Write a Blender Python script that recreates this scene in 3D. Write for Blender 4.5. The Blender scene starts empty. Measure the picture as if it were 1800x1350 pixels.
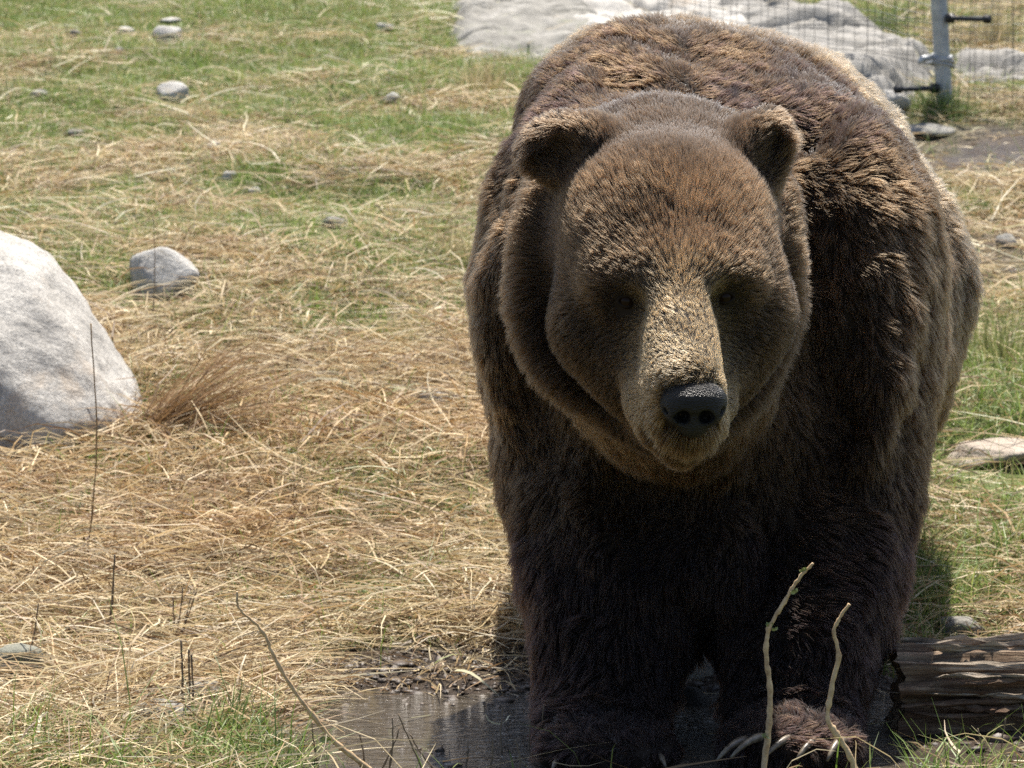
import bpy, math, random
import numpy as np
from mathutils import Vector, Matrix, kdtree

# ------------------------------------------------------------------ camera, sky, sun
FPX, CX, CY = 6000.0, 900.0, 675.0          # focal length and centre in photo pixels (1800 x 1350)
CAM_Z, PITCH = 1.45, math.radians(7.45)
sc = bpy.context.scene
col = sc.collection
cam_data = bpy.data.cameras.new('camera')
cam_data.sensor_width = 36.0
cam_data.lens = 36.0 * FPX / 1800.0
cam_data.clip_start = 0.1
cam_data.clip_end = 2000.0
cam_data.dof.use_dof = True
cam_data.dof.focus_distance = 5.6
cam_data.dof.aperture_fstop = 13.0
cam = bpy.data.objects.new('camera', cam_data)
cam.location = (0, 0, CAM_Z)
cam.rotation_euler = (math.pi / 2 - PITCH, 0, 0)
col.objects.link(cam)
sc.camera = cam

SUN_EL, SUN_AZ = math.radians(67), math.radians(11)      # azimuth from +Y (behind the bear) towards +X
world = bpy.data.worlds.new('World')
sc.world = world
world.use_nodes = True
wn = world.node_tree
sky = wn.nodes.new('ShaderNodeTexSky')
sky.sky_type = 'NISHITA'
sky.sun_disc = False
sky.sun_elevation = SUN_EL
sky.sun_rotation = SUN_AZ
sky.dust_density = 2.0
bg = wn.nodes['Background']
bg.inputs['Strength'].default_value = 0.088
wn.links.new(sky.outputs['Color'], bg.inputs['Color'])
sun_data = bpy.data.lights.new('sun', 'SUN')
sun_data.energy = 5.0
sun_data.angle = math.radians(0.6)
sun_data.color = (1.0, 0.94, 0.85)
sun = bpy.data.objects.new('sun', sun_data)
sv = Vector((math.cos(SUN_EL) * math.sin(SUN_AZ), math.cos(SUN_EL) * math.cos(SUN_AZ), math.sin(SUN_EL)))
sun.rotation_euler = sv.to_track_quat('Z', 'Y').to_euler()
sun.location = sv * 30
col.objects.link(sun)
vs = sc.view_settings
vs.view_transform = 'Standard'
vs.look = 'None'
vs.gamma = 1.0
vs.use_curve_mapping = False
vs.exposure = 1.18
sc.cycles.use_denoising = False
sc.cycles.sample_clamp_direct = 5.0
sc.cycles.sample_clamp_indirect = 6.0
sc.cycles.max_bounces = 8
sc.cycles.transparent_max_bounces = 8

# ------------------------------------------------------------------ helpers
rng = np.random.default_rng(7)
CP, SP = math.cos(PITCH), math.sin(PITCH)

def P(u, v, Y):
    """world point on the ray of photo pixel (u, v) at distance Y in front of the camera"""
    a, b = (u - CX) / FPX, (CY - v) / FPX
    dy = CP + b * SP
    t = Y / dy
    return np.array([t * a, Y, CAM_Z + t * (-SP + b * CP)])

def proj(p):
    """photo pixel of world points (N,3)"""
    p = np.asarray(p, float)
    x, y, z = p[..., 0], p[..., 1], p[..., 2] - CAM_Z
    d = y * CP - z * SP
    h = y * SP + z * CP
    return CX + FPX * x / d, CY - FPX * h / d

_LAT = np.random.default_rng(99).uniform(-1, 1, 65536)

def vnoise(p, seed=0):
    """smooth lattice noise in -1..1 (two-dimensional where z is zero)"""
    p = np.asarray(p, float)
    i = np.floor(p)
    f = p - i
    f = f * f * f * (f * (f * 6 - 15) + 10)
    i = i.astype(np.int64)
    flat = not np.any(p[..., 2])
    hx = [(i[..., 0] + d) * 73856093 for d in (0, 1)]
    hy = [((i[..., 1] + d) * 19349663) ^ (seed * 40503 + 977) for d in (0, 1)]
    hz = [(i[..., 2] + d) * 83492791 for d in ((0,) if flat else (0, 1))]
    fx, fy, fz = f[..., 0], f[..., 1], f[..., 2]
    planes = []
    for z in hz:
        a = [_LAT[(hx[dx] ^ hy[dy] ^ z) & 0xffff] for dx in (0, 1) for dy in (0, 1)]
        l = a[0] + (a[2] - a[0]) * fx
        r = a[1] + (a[3] - a[1]) * fx
        planes.append(l + (r - l) * fy)
    return planes[0] if flat else planes[0] + (planes[1] - planes[0]) * fz

def fbm(p, seed=0, oct=4, gain=0.5):
    p = np.asarray(p, float)
    a, s, o = 1.0, 0.0, 0
    for k in range(oct):
        o = o + a * vnoise(p * 2.03 ** k, seed + 31 * k)
        s += a
        a *= gain
    return o / s

def smooth(a, b, x):
    t = np.clip((x - a) / (b - a), 0, 1)
    return t * t * (3 - 2 * t)

def mesh_obj(name, verts, faces, mat, parent=None, loc=None, smooth_sh=True, link=True):
    """faces: (n,3) or (n,4) array, or a list"""
    me = bpy.data.meshes.new(name)
    verts = np.asarray(verts, np.float32)
    if isinstance(faces, np.ndarray):
        n, k = faces.shape
        me.vertices.add(len(verts))
        me.vertices.foreach_set('co', verts.ravel())
        me.loops.add(n * k)
        me.loops.foreach_set('vertex_index', faces.astype(np.int32).ravel())
        me.polygons.add(n)
        me.polygons.foreach_set('loop_start', np.arange(0, n * k, k, dtype=np.int32))
        me.update(calc_edges=True)
        me.validate()
    else:
        me.from_pydata([tuple(map(float, v)) for v in verts], [], [tuple(int(i) for i in f) for f in faces])
    me.polygons.foreach_set('use_smooth', [smooth_sh] * len(me.polygons))
    me.materials.append(mat)
    ob = bpy.data.objects.new(name, me)
    if loc is not None:
        ob.location = tuple(float(c) for c in loc)
    if parent is not None:
        ob.parent = parent
    col.objects.link(ob)
    return ob

def empty(name, loc=(0, 0, 0)):
    o = bpy.data.objects.new(name, None)
    o.location = tuple(float(c) for c in loc)
    o.empty_display_size = 0.1
    col.objects.link(o)
    return o

def tag(o, label=None, cat=None, group=None, kind=None):
    if label: o['label'] = label
    if cat: o['category'] = cat
    if group: o['group'] = group
    if kind: o['kind'] = kind
    return o

def point_color(me, cols, name='tint'):
    at = me.attributes.new(name, 'FLOAT_COLOR', 'POINT')
    c = np.ones((len(cols), 4), np.float32)
    c[:, :3] = cols
    at.data.foreach_set('color', c.ravel())

class NT:
    """small helper for node materials"""
    def __init__(self, name, rough=0.8, spec=0.3):
        self.m = bpy.data.materials.new(name)
        self.m.use_nodes = True
        self.t = self.m.node_tree
        self.b = self.t.nodes['Principled BSDF']
        self.b.inputs['Roughness'].default_value = rough
        self.b.inputs['Specular IOR Level'].default_value = spec
    def n(self, typ, **kw):
        nd = self.t.nodes.new(typ)
        for k, v in kw.items():
            if k.startswith('i_'):
                key = k[2:]
                nd.inputs[int(key) if key.isdigit() else key.replace('_', ' ')].default_value = v
            else:
                setattr(nd, k, v)
        return nd
    def l(self, a, b):
        self.t.links.new(a, b)
    def coord(self, kind='Object'):
        return self.n('ShaderNodeTexCoord').outputs[kind]
    def noise(self, vec, scale, detail=6, rough=0.6, dist=0.0):
        nd = self.n('ShaderNodeTexNoise', i_Scale=scale, i_Detail=detail, i_Roughness=rough, i_Distortion=dist)
        self.l(vec, nd.inputs['Vector'])
        return nd.outputs['Fac']
    def ramp(self, fac, stops):
        nd = self.n('ShaderNodeValToRGB')
        e = nd.color_ramp.elements
        while len(e) < len(stops):
            e.new(0.5)
        for k, (p, c) in enumerate(stops):
            e[k].position = p
            e[k].color = (c[0], c[1], c[2], 1) if hasattr(c, '__len__') else (c, c, c, 1)
        self.l(fac, nd.inputs['Fac'])
        return nd.outputs['Color']
    def mix(self, fac, a, b, mode='MIX'):
        nd = self.n('ShaderNodeMix', data_type='RGBA', blend_type=mode)
        for idx, x in ((0, fac), (6, a), (7, b)):
            if hasattr(x, 'is_linked') or hasattr(x, 'links'):
                self.l(x, nd.inputs[idx])
            else:
                nd.inputs[idx].default_value = x if idx == 0 else (x[0], x[1], x[2], 1)
        return nd.outputs[2]
    def bump(self, h, strength=0.5, dist=0.01):
        nd = self.n('ShaderNodeBump', i_Strength=strength, i_Distance=dist)
        self.l(h, nd.inputs['Height'])
        self.l(nd.outputs['Normal'], self.b.inputs['Normal'])
    def color(self, c):
        if hasattr(c, 'links'):
            self.l(c, self.b.inputs['Base Color'])
        else:
            self.b.inputs['Base Color'].default_value = (c[0], c[1], c[2], 1)
        return self

def tube(pts, radii, sides=6, jitter=0.0, cap=True):
    pts = np.asarray(pts, float)
    n = len(pts)
    radii = np.broadcast_to(np.asarray(radii, float), (n,))
    tg = np.gradient(pts, axis=0)
    tg /= np.linalg.norm(tg, axis=1)[:, None] + 1e-12
    ref = np.array([0.0, 1.0, 0.0]) if abs(tg[0][1]) < 0.9 else np.array([1.0, 0, 0])
    V = []
    for k in range(n):
        a = ref - tg[k] * ref.dot(tg[k])
        a /= np.linalg.norm(a)
        b = np.cross(tg[k], a)
        ref = a
        for j in range(sides):
            th = 2 * math.pi * j / sides
            r = radii[k] * (1 + jitter * rng.normal())
            V.append(pts[k] + r * (math.cos(th) * a + math.sin(th) * b))
    F = []
    for k in range(n - 1):
        for j in range(sides):
            j2 = (j + 1) % sides
            F.append((k * sides + j, k * sides + j2, (k + 1) * sides + j2, (k + 1) * sides + j))
    if cap:
        F.append(tuple(range(sides))[::-1])
        F.append(tuple((n - 1) * sides + j for j in range(sides)))
    return V, F

def join(parts):
    V, F, o = [], [], 0
    for v, f in parts:
        V += list(v)
        F += [tuple(i + o for i in q) for q in f]
        o += len(v)
    return V, F

def catmull(pts, tt):
    pts = np.asarray(pts, float)
    n = len(pts)
    pp = np.concatenate([[2 * pts[0] - pts[1]], pts, [2 * pts[-1] - pts[-2]]])
    i = np.clip(np.floor(tt).astype(int), 0, n - 2)
    f = (tt - i)[:, None]
    a, b, c, d = pp[i], pp[i + 1], pp[i + 2], pp[i + 3]
    return 0.5 * (2 * b + (c - a) * f + (2 * a - 5 * b + 4 * c - d) * f ** 2 + (3 * b - a - 3 * c + d) * f ** 3)

def px(n, Y):
    return n * Y / FPX


# ------------------------------------------------------------------ ground shape
def ground_z(x, y):
    x = np.asarray(x, float); y = np.asarray(y, float)
    s = np.maximum(y - 6.55, 0)
    z = 0.125 * (np.sqrt(s * s + 0.09) - 0.3)
    z = np.where(y > 16.2, 0.125 * (16.2 - 6.55 - 0.3) - 0.004 * (y - 16.2), z)
    q = np.stack([x, y, np.zeros_like(x + y)], -1)
    amp = 0.012 + 0.04 * smooth(6.8, 9.5, y)
    z = z + amp * fbm(q * 1.6, 3, 3) + 0.010 * fbm(q * 9, 9, 3)
    # the puddle hollow under the front paws
    u = x / np.maximum(y, 0.1) * FPX + CX
    pud = smooth(430, 620, u + 60 * vnoise(q * 5, 21)) * smooth(1680, 1560, u) * smooth(5.79, 5.86, y + 0.02 * vnoise(q * 9, 22)) * smooth(6.62, 6.40, y + 0.05 * vnoise(q * 6, 23))
    z = z - 0.035 * pud * (0.75 + 0.6 * vnoise(q * 7, 24))
    near = smooth(5.82, 5.6, y)
    z = z + 0.012 * near
    return z

def on_ground(u, v):
    """where the ray of photo pixel (u, v) meets the ground"""
    Y = np.linspace(5.2, 24, 1900)
    a, b = (u - CX) / FPX, (CY - v) / FPX
    t = Y / (CP + b * SP)
    z = CAM_Z + t * (-SP + b * CP)
    g = ground_z(t * a, Y)
    k = np.argmax(z <= g) if np.any(z <= g) else len(Y) - 1
    return np.array([t[k] * a, Y[k], g[k]])
# ------------------------------------------------------------------ ground, mud and water
def axis_pts(lo, hi, step, far_lo, far_hi):
    a = np.arange(lo, hi, step)
    g = step * 1.35 ** np.arange(1, 60)
    r = hi + np.cumsum(g); r = r[r < far_hi]
    l = lo - np.cumsum(g); l = l[l > far_lo]
    return np.concatenate([[far_lo], l[::-1], a, r, [far_hi]])

gxs = axis_pts(-2.9, 3.3, 0.022, -600, 600)
gys = axis_pts(5.2, 17.0, 0.028, -60, 1200)
gX, gY = np.meshgrid(gxs, gys, indexing='ij')
gv = np.stack([gX, gY, ground_z(gX, gY)], -1).reshape(-1, 3)
m = len(gys)
ii = (np.arange(len(gxs) - 1)[:, None] * m + np.arange(m - 1)[None]).ravel()
gm = NT('soil_and_thatch', 0.9, 0.25)
oc = gm.coord()
at = gm.n('ShaderNodeAttribute', attribute_name='wetness')
thatch = gm.ramp(gm.noise(oc, 55, 8, 0.75, 0.6), [(0.30, (0.040, 0.028, 0.015)), (0.48, (0.11, 0.08, 0.043)), (0.62, (0.20, 0.15, 0.085)), (0.8, (0.33, 0.27, 0.16))])
greens = gm.ramp(gm.noise(oc, 70, 8, 0.7), [(0.3, (0.05, 0.065, 0.018)), (0.6, (0.12, 0.15, 0.04)), (0.8, (0.24, 0.22, 0.09))])
dirt = gm.ramp(gm.noise(oc, 28, 8, 0.7), [(0.3, (0.030, 0.020, 0.013)), (0.6, (0.065, 0.046, 0.031)), (0.8, (0.12, 0.09, 0.06))])
sep = gm.n('ShaderNodeSeparateColor')
gm.l(at.outputs['Color'], sep.inputs[0])
c = gm.mix(sep.outputs[1], thatch, greens)
c = gm.mix(sep.outputs[0], c, dirt)
gm.color(c)
mr = gm.n('ShaderNodeMapRange', i_1=0.0, i_2=1.0, i_3=0.95, i_4=0.42)
gm.l(sep.outputs[0], mr.inputs[0])
gm.l(mr.outputs[0], gm.b.inputs['Roughness'])
gm.bump(gm.noise(oc, 90, 8, 0.75), 0.8, 0.02)
ground = mesh_obj('ground', gv, np.stack([ii, ii + m, ii + m + 1, ii + 1], 1), gm.m)
tag(ground, kind='structure')

def uvof(p):
    q = np.array(p, float)
    q[:, 1] = np.maximum(q[:, 1], 0.5)
    return proj(q)
def green_map(p):
    """how green the turf is (0..1) at ground points"""
    u, v = uvof(p)
    n = fbm(p * np.array([2.2, 2.2, 0]), 81, 3); n2 = fbm(p * np.array([6, 6, 0]), 84, 3)
    left = np.interp(v, [0, 150, 330, 430, 560, 660, 800, 1100, 1190, 1260], [0.88, 0.88, 0.84, 0.70, 0.70, 0.42, 0.22, 0.22, 0.24, 0.26])
    right = np.interp(v, [150, 215, 260, 330, 480, 540, 760, 830, 1000, 1150], [0.7, 0.4, 0.15, 0.45, 0.25, 1.0, 1.0, 1.0, 0.95, 0.9])
    b = np.where(u > 1300, right, left)
    return np.clip(b + 0.95 * n + 0.6 * n2, 0, 1)
def mud_map(p):
    u, v = uvof(p)
    n = fbm(p * np.array([4, 4, 0]), 91, 3)
    a = smooth(1120, 1195, v + 60 * n) * smooth(380, 640, u + 120 * n - 0.0 * v) * smooth(5.72, 5.84, p[:, 1])
    b = 0.95 * smooth(205, 235, v) * smooth(330, 280, v) * smooth(1560, 1620, u) * (0.9 + n)
    c = 0.85 * smooth(365, 400, v) * smooth(530, 490, v) * smooth(1560, 1620, u) * (0.8 + n)
    return np.clip(np.maximum(np.maximum(a, b), c), 0, 1)
gt = np.zeros((len(gv), 3)); gt[:, 0] = mud_map(gv); gt[:, 1] = green_map(gv)
point_color(ground.data, gt, 'wetness')

wm = NT('puddle_water', 0.045, 0.5)
wm.color((0.075, 0.062, 0.045))
wm.b.inputs['IOR'].default_value = 1.33
oc = wm.coord()
mp = wm.n('ShaderNodeMapping'); wm.l(oc, mp.inputs['Vector']); mp.inputs['Scale'].default_value = (1, 2.2, 1)
wm.bump(wm.noise(mp.outputs[0], 26, 4, 0.55, 1.2), 1.0, 0.028)
wxs = np.linspace(-0.65, 1.0, 34); wys = np.linspace(5.72, 6.70, 18)
wX, wY = np.meshgrid(wxs, wys, indexing='ij')
wv = np.stack([wX, wY, np.full_like(wX, -0.0105)], -1).reshape(-1, 3)
k = (np.arange(33)[:, None] * 18 + np.arange(17)[None]).ravel()
water = mesh_obj('puddle_water', wv, np.stack([k, k + 18, k + 19, k + 1], 1), wm.m)
tag(water, kind='structure')

# ------------------------------------------------------------------ rocks
def ico(sub):
    import bmesh
    bm = bmesh.new()
    bmesh.ops.create_icosphere(bm, subdivisions=sub, radius=1)
    v = np.array([x.co[:] for x in bm.verts]); f = np.array([[q.index for q in t.verts] for t in bm.faces])
    bm.free()
    return v, f
ICO = {s: ico(s) for s in (3, 4, 5, 6)}

def rock_mat(name, a, b, c, scale=22, lichen=None, spots=(0.06, 0.06, 0.055)):
    r = NT(name, 0.85, 0.25)
    oc = r.coord()
    base = r.ramp(r.noise(oc, scale * 0.35, 10, 0.68, 0.3), [(0.28, a), (0.5, b), (0.74, c)])
    grain = r.ramp(r.noise(oc, scale * 9, 4, 0.7), [(0.36, 0.45), (0.55, 1.0), (0.75, 1.15)])
    k = r.mix(0.7, base, grain, 'MULTIPLY')
    dk = r.ramp(r.noise(oc, scale * 0.5, 8, 0.75, 1.2), [(0.60, 0.0), (0.72, 0.6)])
    k = r.mix(dk, k, spots)
    if lichen:
        li = r.ramp(r.noise(oc, scale * 0.22, 6, 0.6), [(0.58, 0.0), (0.68, 0.6)])
        k = r.mix(li, k, lichen)
    r.color(k)
    r.bump(r.noise(oc, scale * 3, 10, 0.72), 0.7, 0.012)
    return r.m
pale = rock_mat('pale_granite', (0.28, 0.265, 0.24), (0.42, 0.40, 0.365), (0.50, 0.48, 0.44), 14, (0.40, 0.30, 0.20))
grey = rock_mat('grey_stone', (0.13, 0.125, 0.11), (0.24, 0.23, 0.205), (0.36, 0.345, 0.315), 30, (0.17, 0.18, 0.11))
mossy = rock_mat('mossy_stone', (0.10, 0.105, 0.085), (0.20, 0.20, 0.16), (0.33, 0.33, 0.29), 30, (0.12, 0.15, 0.07))
white = rock_mat('white_stone', (0.17, 0.16, 0.142), (0.27, 0.258, 0.235), (0.37, 0.355, 0.33), 30)

bright = rock_mat('bright_stone', (0.30, 0.285, 0.26), (0.44, 0.425, 0.395), (0.56, 0.545, 0.51), 30)
ROCKS = []
def rock(name, label, u, vb, wpx, hpx, mat, seed, depth=0.8, sub=4, planes=None, rough=0.06, group=None, sink=0.62, Y=None, tilt=0.0, npl=14, norm=True):
    b = on_ground(u, vb) if Y is None else np.array([P(u, vb, Y)[0], Y, float(ground_z(P(u, vb, Y)[0], Y))])
    w = wpx * b[1] / FPX; h = hpx * b[1] / FPX
    r = np.random.default_rng(seed)
    d, f = ICO[sub]
    n = r.normal(size=(npl, 3)).reshape(-1, 3); n /= np.linalg.norm(n, axis=1)[:, None]
    hh = r.uniform(0.70, 1.0, npl)
    if planes is not None:
        n = np.concatenate([n, np.array([p[:3] for p in planes]) / np.linalg.norm([p[:3] for p in planes], axis=1)[:, None]])
        hh = np.concatenate([hh, [p[3] for p in planes]])
    dots = d @ n.T
    rad = np.where(dots > 0.05, hh / np.maximum(dots, 0.05), 9)
    kk = 14.0 if norm else 26.0
    rr = -np.log(np.exp(-kk * np.minimum(rad, 3)).sum(1) + np.exp(-kk * 1.12)) / kk
    v = d * rr[:, None]
    v = v / np.abs(v).max(0) if norm else v
    v = v * (1 + rough * fbm(v * 2.2 + seed, seed, 4)[:, None] + rough * 0.35 * fbm(v * 9 + seed, seed + 5, 3)[:, None])
    rid = np.abs(fbm(v * 1.7 + seed * 3.1, seed + 9, 3))
    v = v * (1 - rough * 0.2 * smooth(0.05, 0.0, rid)[:, None])
    rz = h * sink
    v = v * np.array([w / 2, w / 2 * depth, rz])
    if tilt:
        ct, st = math.cos(tilt), math.sin(tilt)
        v = np.stack([v[:, 0] * ct - v[:, 2] * st, v[:, 1], v[:, 0] * st + v[:, 2] * ct], 1)
    loc = np.array([b[0], b[1] + w / 2 * depth * 0.8, 0])
    ROCKS.append((loc[0], loc[1], w / 2, w / 2 * depth, h))
    gz = float(ground_z(loc[0], loc[1]))
    loc[2] = float(b[2])
    v = v + np.array([0, 0, h - rz])
    o = mesh_obj(name, v, f, mat, loc=loc)
    return tag(o, label, 'rock', group)

rock('boulder', 'large pale granite boulder with a smooth sloping shoulder in the straw', -60, 800, 620, 400, pale, 5, 0.8, 6,
     planes=[(0.87, -0.04, 0.49, 0.60), (0.97, -0.05, 0.12, 0.88), (0.55, -0.1, 0.85, 0.70), (0.10, -0.52, 0.84, 0.60), (0.55, -0.60, 0.56, 0.62), (-0.6, -0.3, 0.6, 0.8), (0.1, -1, 0.15, 0.86)], rough=0.06, sink=0.62, npl=0, norm=False)
rock('rock', 'grey angular rock in the grass behind the pale boulder', 283, 526, 128, 108, bright, 12, 0.8, 5, planes=[(0.25, -0.75, 0.6, 0.5), (-0.9, -0.3, 0.1, 0.7), (0.6, -0.1, 0.7, 0.62), (-0.3, 0.1, 0.9, 0.72)])
rock('rock', 'mossy block of stone with a flat top among straw beside the puddle end', 28, 1222, 132, 118, mossy, 21, 0.9, 5, planes=[(0.05, 0, 1, 0.62), (0.9, -0.4, 0.1, 0.75)], sink=0.75)
rock('rock', 'low half buried grey stone in the grass tuft by the bent twig', 285, 1278, 130, 42, grey, 23, 0.8, 4)
rock('rock', 'small half buried stone touching the grass tuft by the bent twig', 362, 1238, 90, 40, grey, 27, 0.8, 4)
rock('rock', 'half buried pale stone in the straw close beside the bear', 768, 728, 92, 42, bright, 31, 0.7, 4)
rock('rock', 'rounded white rock on the upper turf', 294, 74, 56, 30, bright, 33, 0.8, 4)
rock('rock', 'small flat white stone beside the rounded white rock', 218, 60, 32, 14, bright, 34, 0.8, 3)
rock('rock', 'pale flat stone behind the rounded white rock', 298, 42, 42, 12, bright, 35, 0.8, 3)
rock('rock', 'grey brown angular rock with a pale stem lying on it', 300, 180, 62, 36, bright, 36, 0.8, 4)
rock('rock', 'small grey stone half sunk in the dark turf by the stacked pebbles', 209, 96, 18, 12, grey, 37, 0.8, 3)
rock('rock', 'lower grey pebble of the little stack on the turf', 133, 66, 24, 15, grey, 38, 0.8, 3)
rock('rock', 'small white pebble on top of the little stack', 132, 54, 12, 11, bright, 39, 0.8, 3, Y=float(on_ground(133, 66)[1]) + 0.02)
rock('rock', 'lone pale stone on the turf below the cracked outcrop', 677, 56, 32, 16, bright, 40, 0.8, 3)
rock('rock', 'small pale stone in the green turf between the outcrop and the bear', 688, 180, 30, 18, bright, 41, 0.8, 3)
rock('rock', 'small grey stone in the middle of the turf', 376, 265, 30, 17, bright, 42, 0.8, 3)
rock('rock', 'small white stone under a pale upright straw stem', 400, 318, 30, 16, bright, 43, 0.8, 3)
rock('rock', 'tiny pale stone just beyond the upright straw stem', 447, 340, 22, 12, bright, 44, 0.8, 3)
rock('rock', 'flat grey stone sunk in the straw halfway down the slope', 588, 402, 56, 20, grey, 45, 0.8, 4)
rock('rock', 'faint flat pinkish stone sunk in the worn turf', 68, 170, 34, 12, grey, 46, 0.8, 3)
rock('rock', 'flat grey stone flush with the dry turf', 128, 240, 44, 13, grey, 47, 0.8, 3)
rock('rock', 'flat tan stone slab lying in green grass behind the log', 1770, 826, 240, 52, rock_mat('tan_stone', (0.26, 0.21, 0.16), (0.38, 0.32, 0.26), (0.48, 0.42, 0.36), 22), 51, 0.7, 5, planes=[(0, -0.1, 1, 0.55)])
rock('rock', 'small dark stone in the grass just behind the log', 1690, 1118, 90, 30, grey, 52, 0.8, 4)
rock('rock', 'pale rock seen between the front legs of the bear', 1232, 1262, 120, 150, pale, 53, 0.6, 4, Y=6.62)
rock('rock', 'dark rock in the puddle between the front legs of the bear', 1205, 1282, 95, 60, rock_mat('dark_stone', (0.02, 0.018, 0.016), (0.04, 0.036, 0.032), (0.07, 0.065, 0.06), 30), 54, 0.8, 4, Y=6.40)  # near-black stone tones
# bare bedrock at the top of the slope: swells of rock that rise out of the turf
BEDROCK = []
def in_poly(u, v, poly):
    """signed pixel distance to a polygon, positive inside"""
    ins = np.zeros(u.shape, bool); dist = np.full(u.shape, 1e9)
    n = len(poly)
    for i in range(n):
        (x0, y0), (x1, y1) = poly[i], poly[(i + 1) % n]
        if y0 != y1:
            cross = ((y0 > v) != (y1 > v)) & (u < (x1 - x0) * (v - y0) / (y1 - y0) + x0)
            ins ^= cross
        ex, ey = x1 - x0, y1 - y0
        t = np.clip(((u - x0) * ex + (v - y0) * ey) / (ex * ex + ey * ey), 0, 1)
        dist = np.minimum(dist, np.hypot(u - x0 - t * ex, v - y0 - t * ey))
    return np.where(ins, dist, -dist)
def bed_mask(p, poly, seed):
    u, v = uvof(p)
    return in_poly(u + 22 * fbm(p * np.array([5, 5, 0]), seed, 3), v + 10 * fbm(p * np.array([5, 5, 0]), seed + 3, 3), poly)
def bedrock(label, poly, mat, height, seed, x0, x1, y0, y1):
    xs = np.arange(x0, x1, 0.016); ys = np.arange(y0, y1, 0.02)
    X, Y = np.meshgrid(xs, ys, indexing='ij')
    p = np.stack([X.ravel(), Y.ravel(), ground_z(X, Y).ravel()], 1)
    m_ = bed_mask(p, poly, seed)
    q = p * np.array([1.0, 1.0, 0]); q[:, 0] += 0.35 * q[:, 1]
    rid = np.abs(fbm(q * np.array([1.4, 4.0, 0]), seed + 11, 3))
    steps = fbm(q * np.array([1.2, 2.6, 0]), seed + 14, 4)
    h = height * smooth(-6, 34, m_) * (0.75 + 0.7 * steps + 0.18 * np.round(5 * steps) / 5) - 0.085 * smooth(0.10, 0.0, rid) + 0.022 * fbm(q * 14, seed + 17, 3) - 0.045 * smooth(4, -10, m_)
    p[:, 2] += h
    k = len(ys)
    ii = (np.arange(len(xs) - 1)[:, None] * k + np.arange(k - 1)[None]).ravel()
    f = np.stack([ii, ii + k, ii + k + 1, ii + 1], 1)
    f = f[(m_[f] > -16).any(1)]
    used = np.unique(f); re = np.full(len(p), -1); re[used] = np.arange(len(used))
    o = np.array([p[used][:, 0].mean(), p[used][:, 1].mean(), p[used][:, 2].min()])
    ob = mesh_obj('rock_outcrop', p[used] - o, re[f], mat, loc=o)
    BEDROCK.append((poly, seed))
    return tag(ob, label, 'rock')
bedrock('grey cracked outcrop at the top of the turf beside the hump of the bear', [(800, -60), (790, 60), (812, 112), (900, 104), (985, 122), (1060, 122), (1060, -60)], grey, 0.07, 201, -0.5, 1.3, 12.6, 18.5)
bedrock('pale granite swell rising behind the hump of the bear', [(1000, -60), (990, 60), (1040, 120), (1310, 150), (1330, 40), (1290, -60)], pale, 0.13, 211, 0.0, 2.0, 12.8, 18.5)
bedrock('long white granite slope running down behind the wire fence', [(1250, -60), (1260, 120), (1420, 190), (1560, 215), (1640, 150), (1650, 112), (1560, 72), (1450, 30), (1380, -10), (1360, -60)], white, 0.14, 221, 0.6, 2.6, 11.5, 18.5)
bedrock('white granite ledge behind the finer wire mesh', [(1672, 98), (1668, 150), (1900, 160), (2000, 130), (1900, 92)], white, 0.10, 231, 1.4, 3.3, 12.0, 16.5)
rock('rock', 'flat pale stone at the foot of the fence post', 1628, 246, 130, 26, grey, 66, 0.8, 4)
rock('rock', 'grey stone in the brown bank below the fence post', 1725, 330, 34, 20, grey, 67, 0.8, 3)
rock('rock', 'grey rubble stone in the earth bank beside the bear', 1772, 438, 42, 26, grey, 68, 0.8, 4)
rock('rock', 'pale pebble in the earth bank beside the bear', 1778, 486, 24, 16, bright, 69, 0.8, 3)
rock('rock', 'long low white stone against the near flank of the bear by the post', 1560, 200, 90, 48, bright, 70, 0.8, 4)

# ------------------------------------------------------------------ grass and straw
def blades(n, base, az, elev, length, width, bend, segs, droop=0.0, kink=0.0, flat=None):
    """ribbon blades; returns verts (n, 2(segs+1), 3)"""
    t = np.linspace(0, 1, segs + 1)
    hdir = np.stack([np.cos(az), np.sin(az), np.zeros(n)], 1)
    side = np.stack([-np.sin(az), np.cos(az), np.zeros(n)], 1)
    pos = base.copy(); out = []
    e = elev.copy(); a = az.copy()
    for k in range(segs + 1):
        wd = width * (1 - 0.85 * t[k] ** 2) * 0.5
        tw = flat if flat is not None else np.zeros(n)
        up = np.array([0, 0, 1.0])[None]
        sd = side * np.cos(tw)[:, None] + up * np.sin(tw)[:, None]
        out.append(pos - sd * wd[:, None]); out.append(pos + sd * wd[:, None])
        hd = np.stack([np.cos(a) * np.cos(e), np.sin(a) * np.cos(e), np.sin(e)], 1)
        pos = pos + hd * (length / segs)[:, None]
        e = e + bend / segs
        if k < segs:
            a = a + kink * rng.normal(size=n)
    return np.stack(out, 1)

def blade_mesh(name, V, cols, mat, label, cat='grass'):
    n, w, _ = V.shape
    segs = w // 2 - 1
    F = []
    o = np.arange(n) * w
    for k in range(segs):
        F.append(np.stack([o + 2 * k, o + 2 * k + 1, o + 2 * k + 3, o + 2 * k + 2], 1))
    ob = mesh_obj(name, V.reshape(-1, 3), np.concatenate(F), mat, smooth_sh=False)
    point_color(ob.data, np.repeat(cols, w, axis=0))
    return tag(ob, label, cat, kind='stuff')

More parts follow.
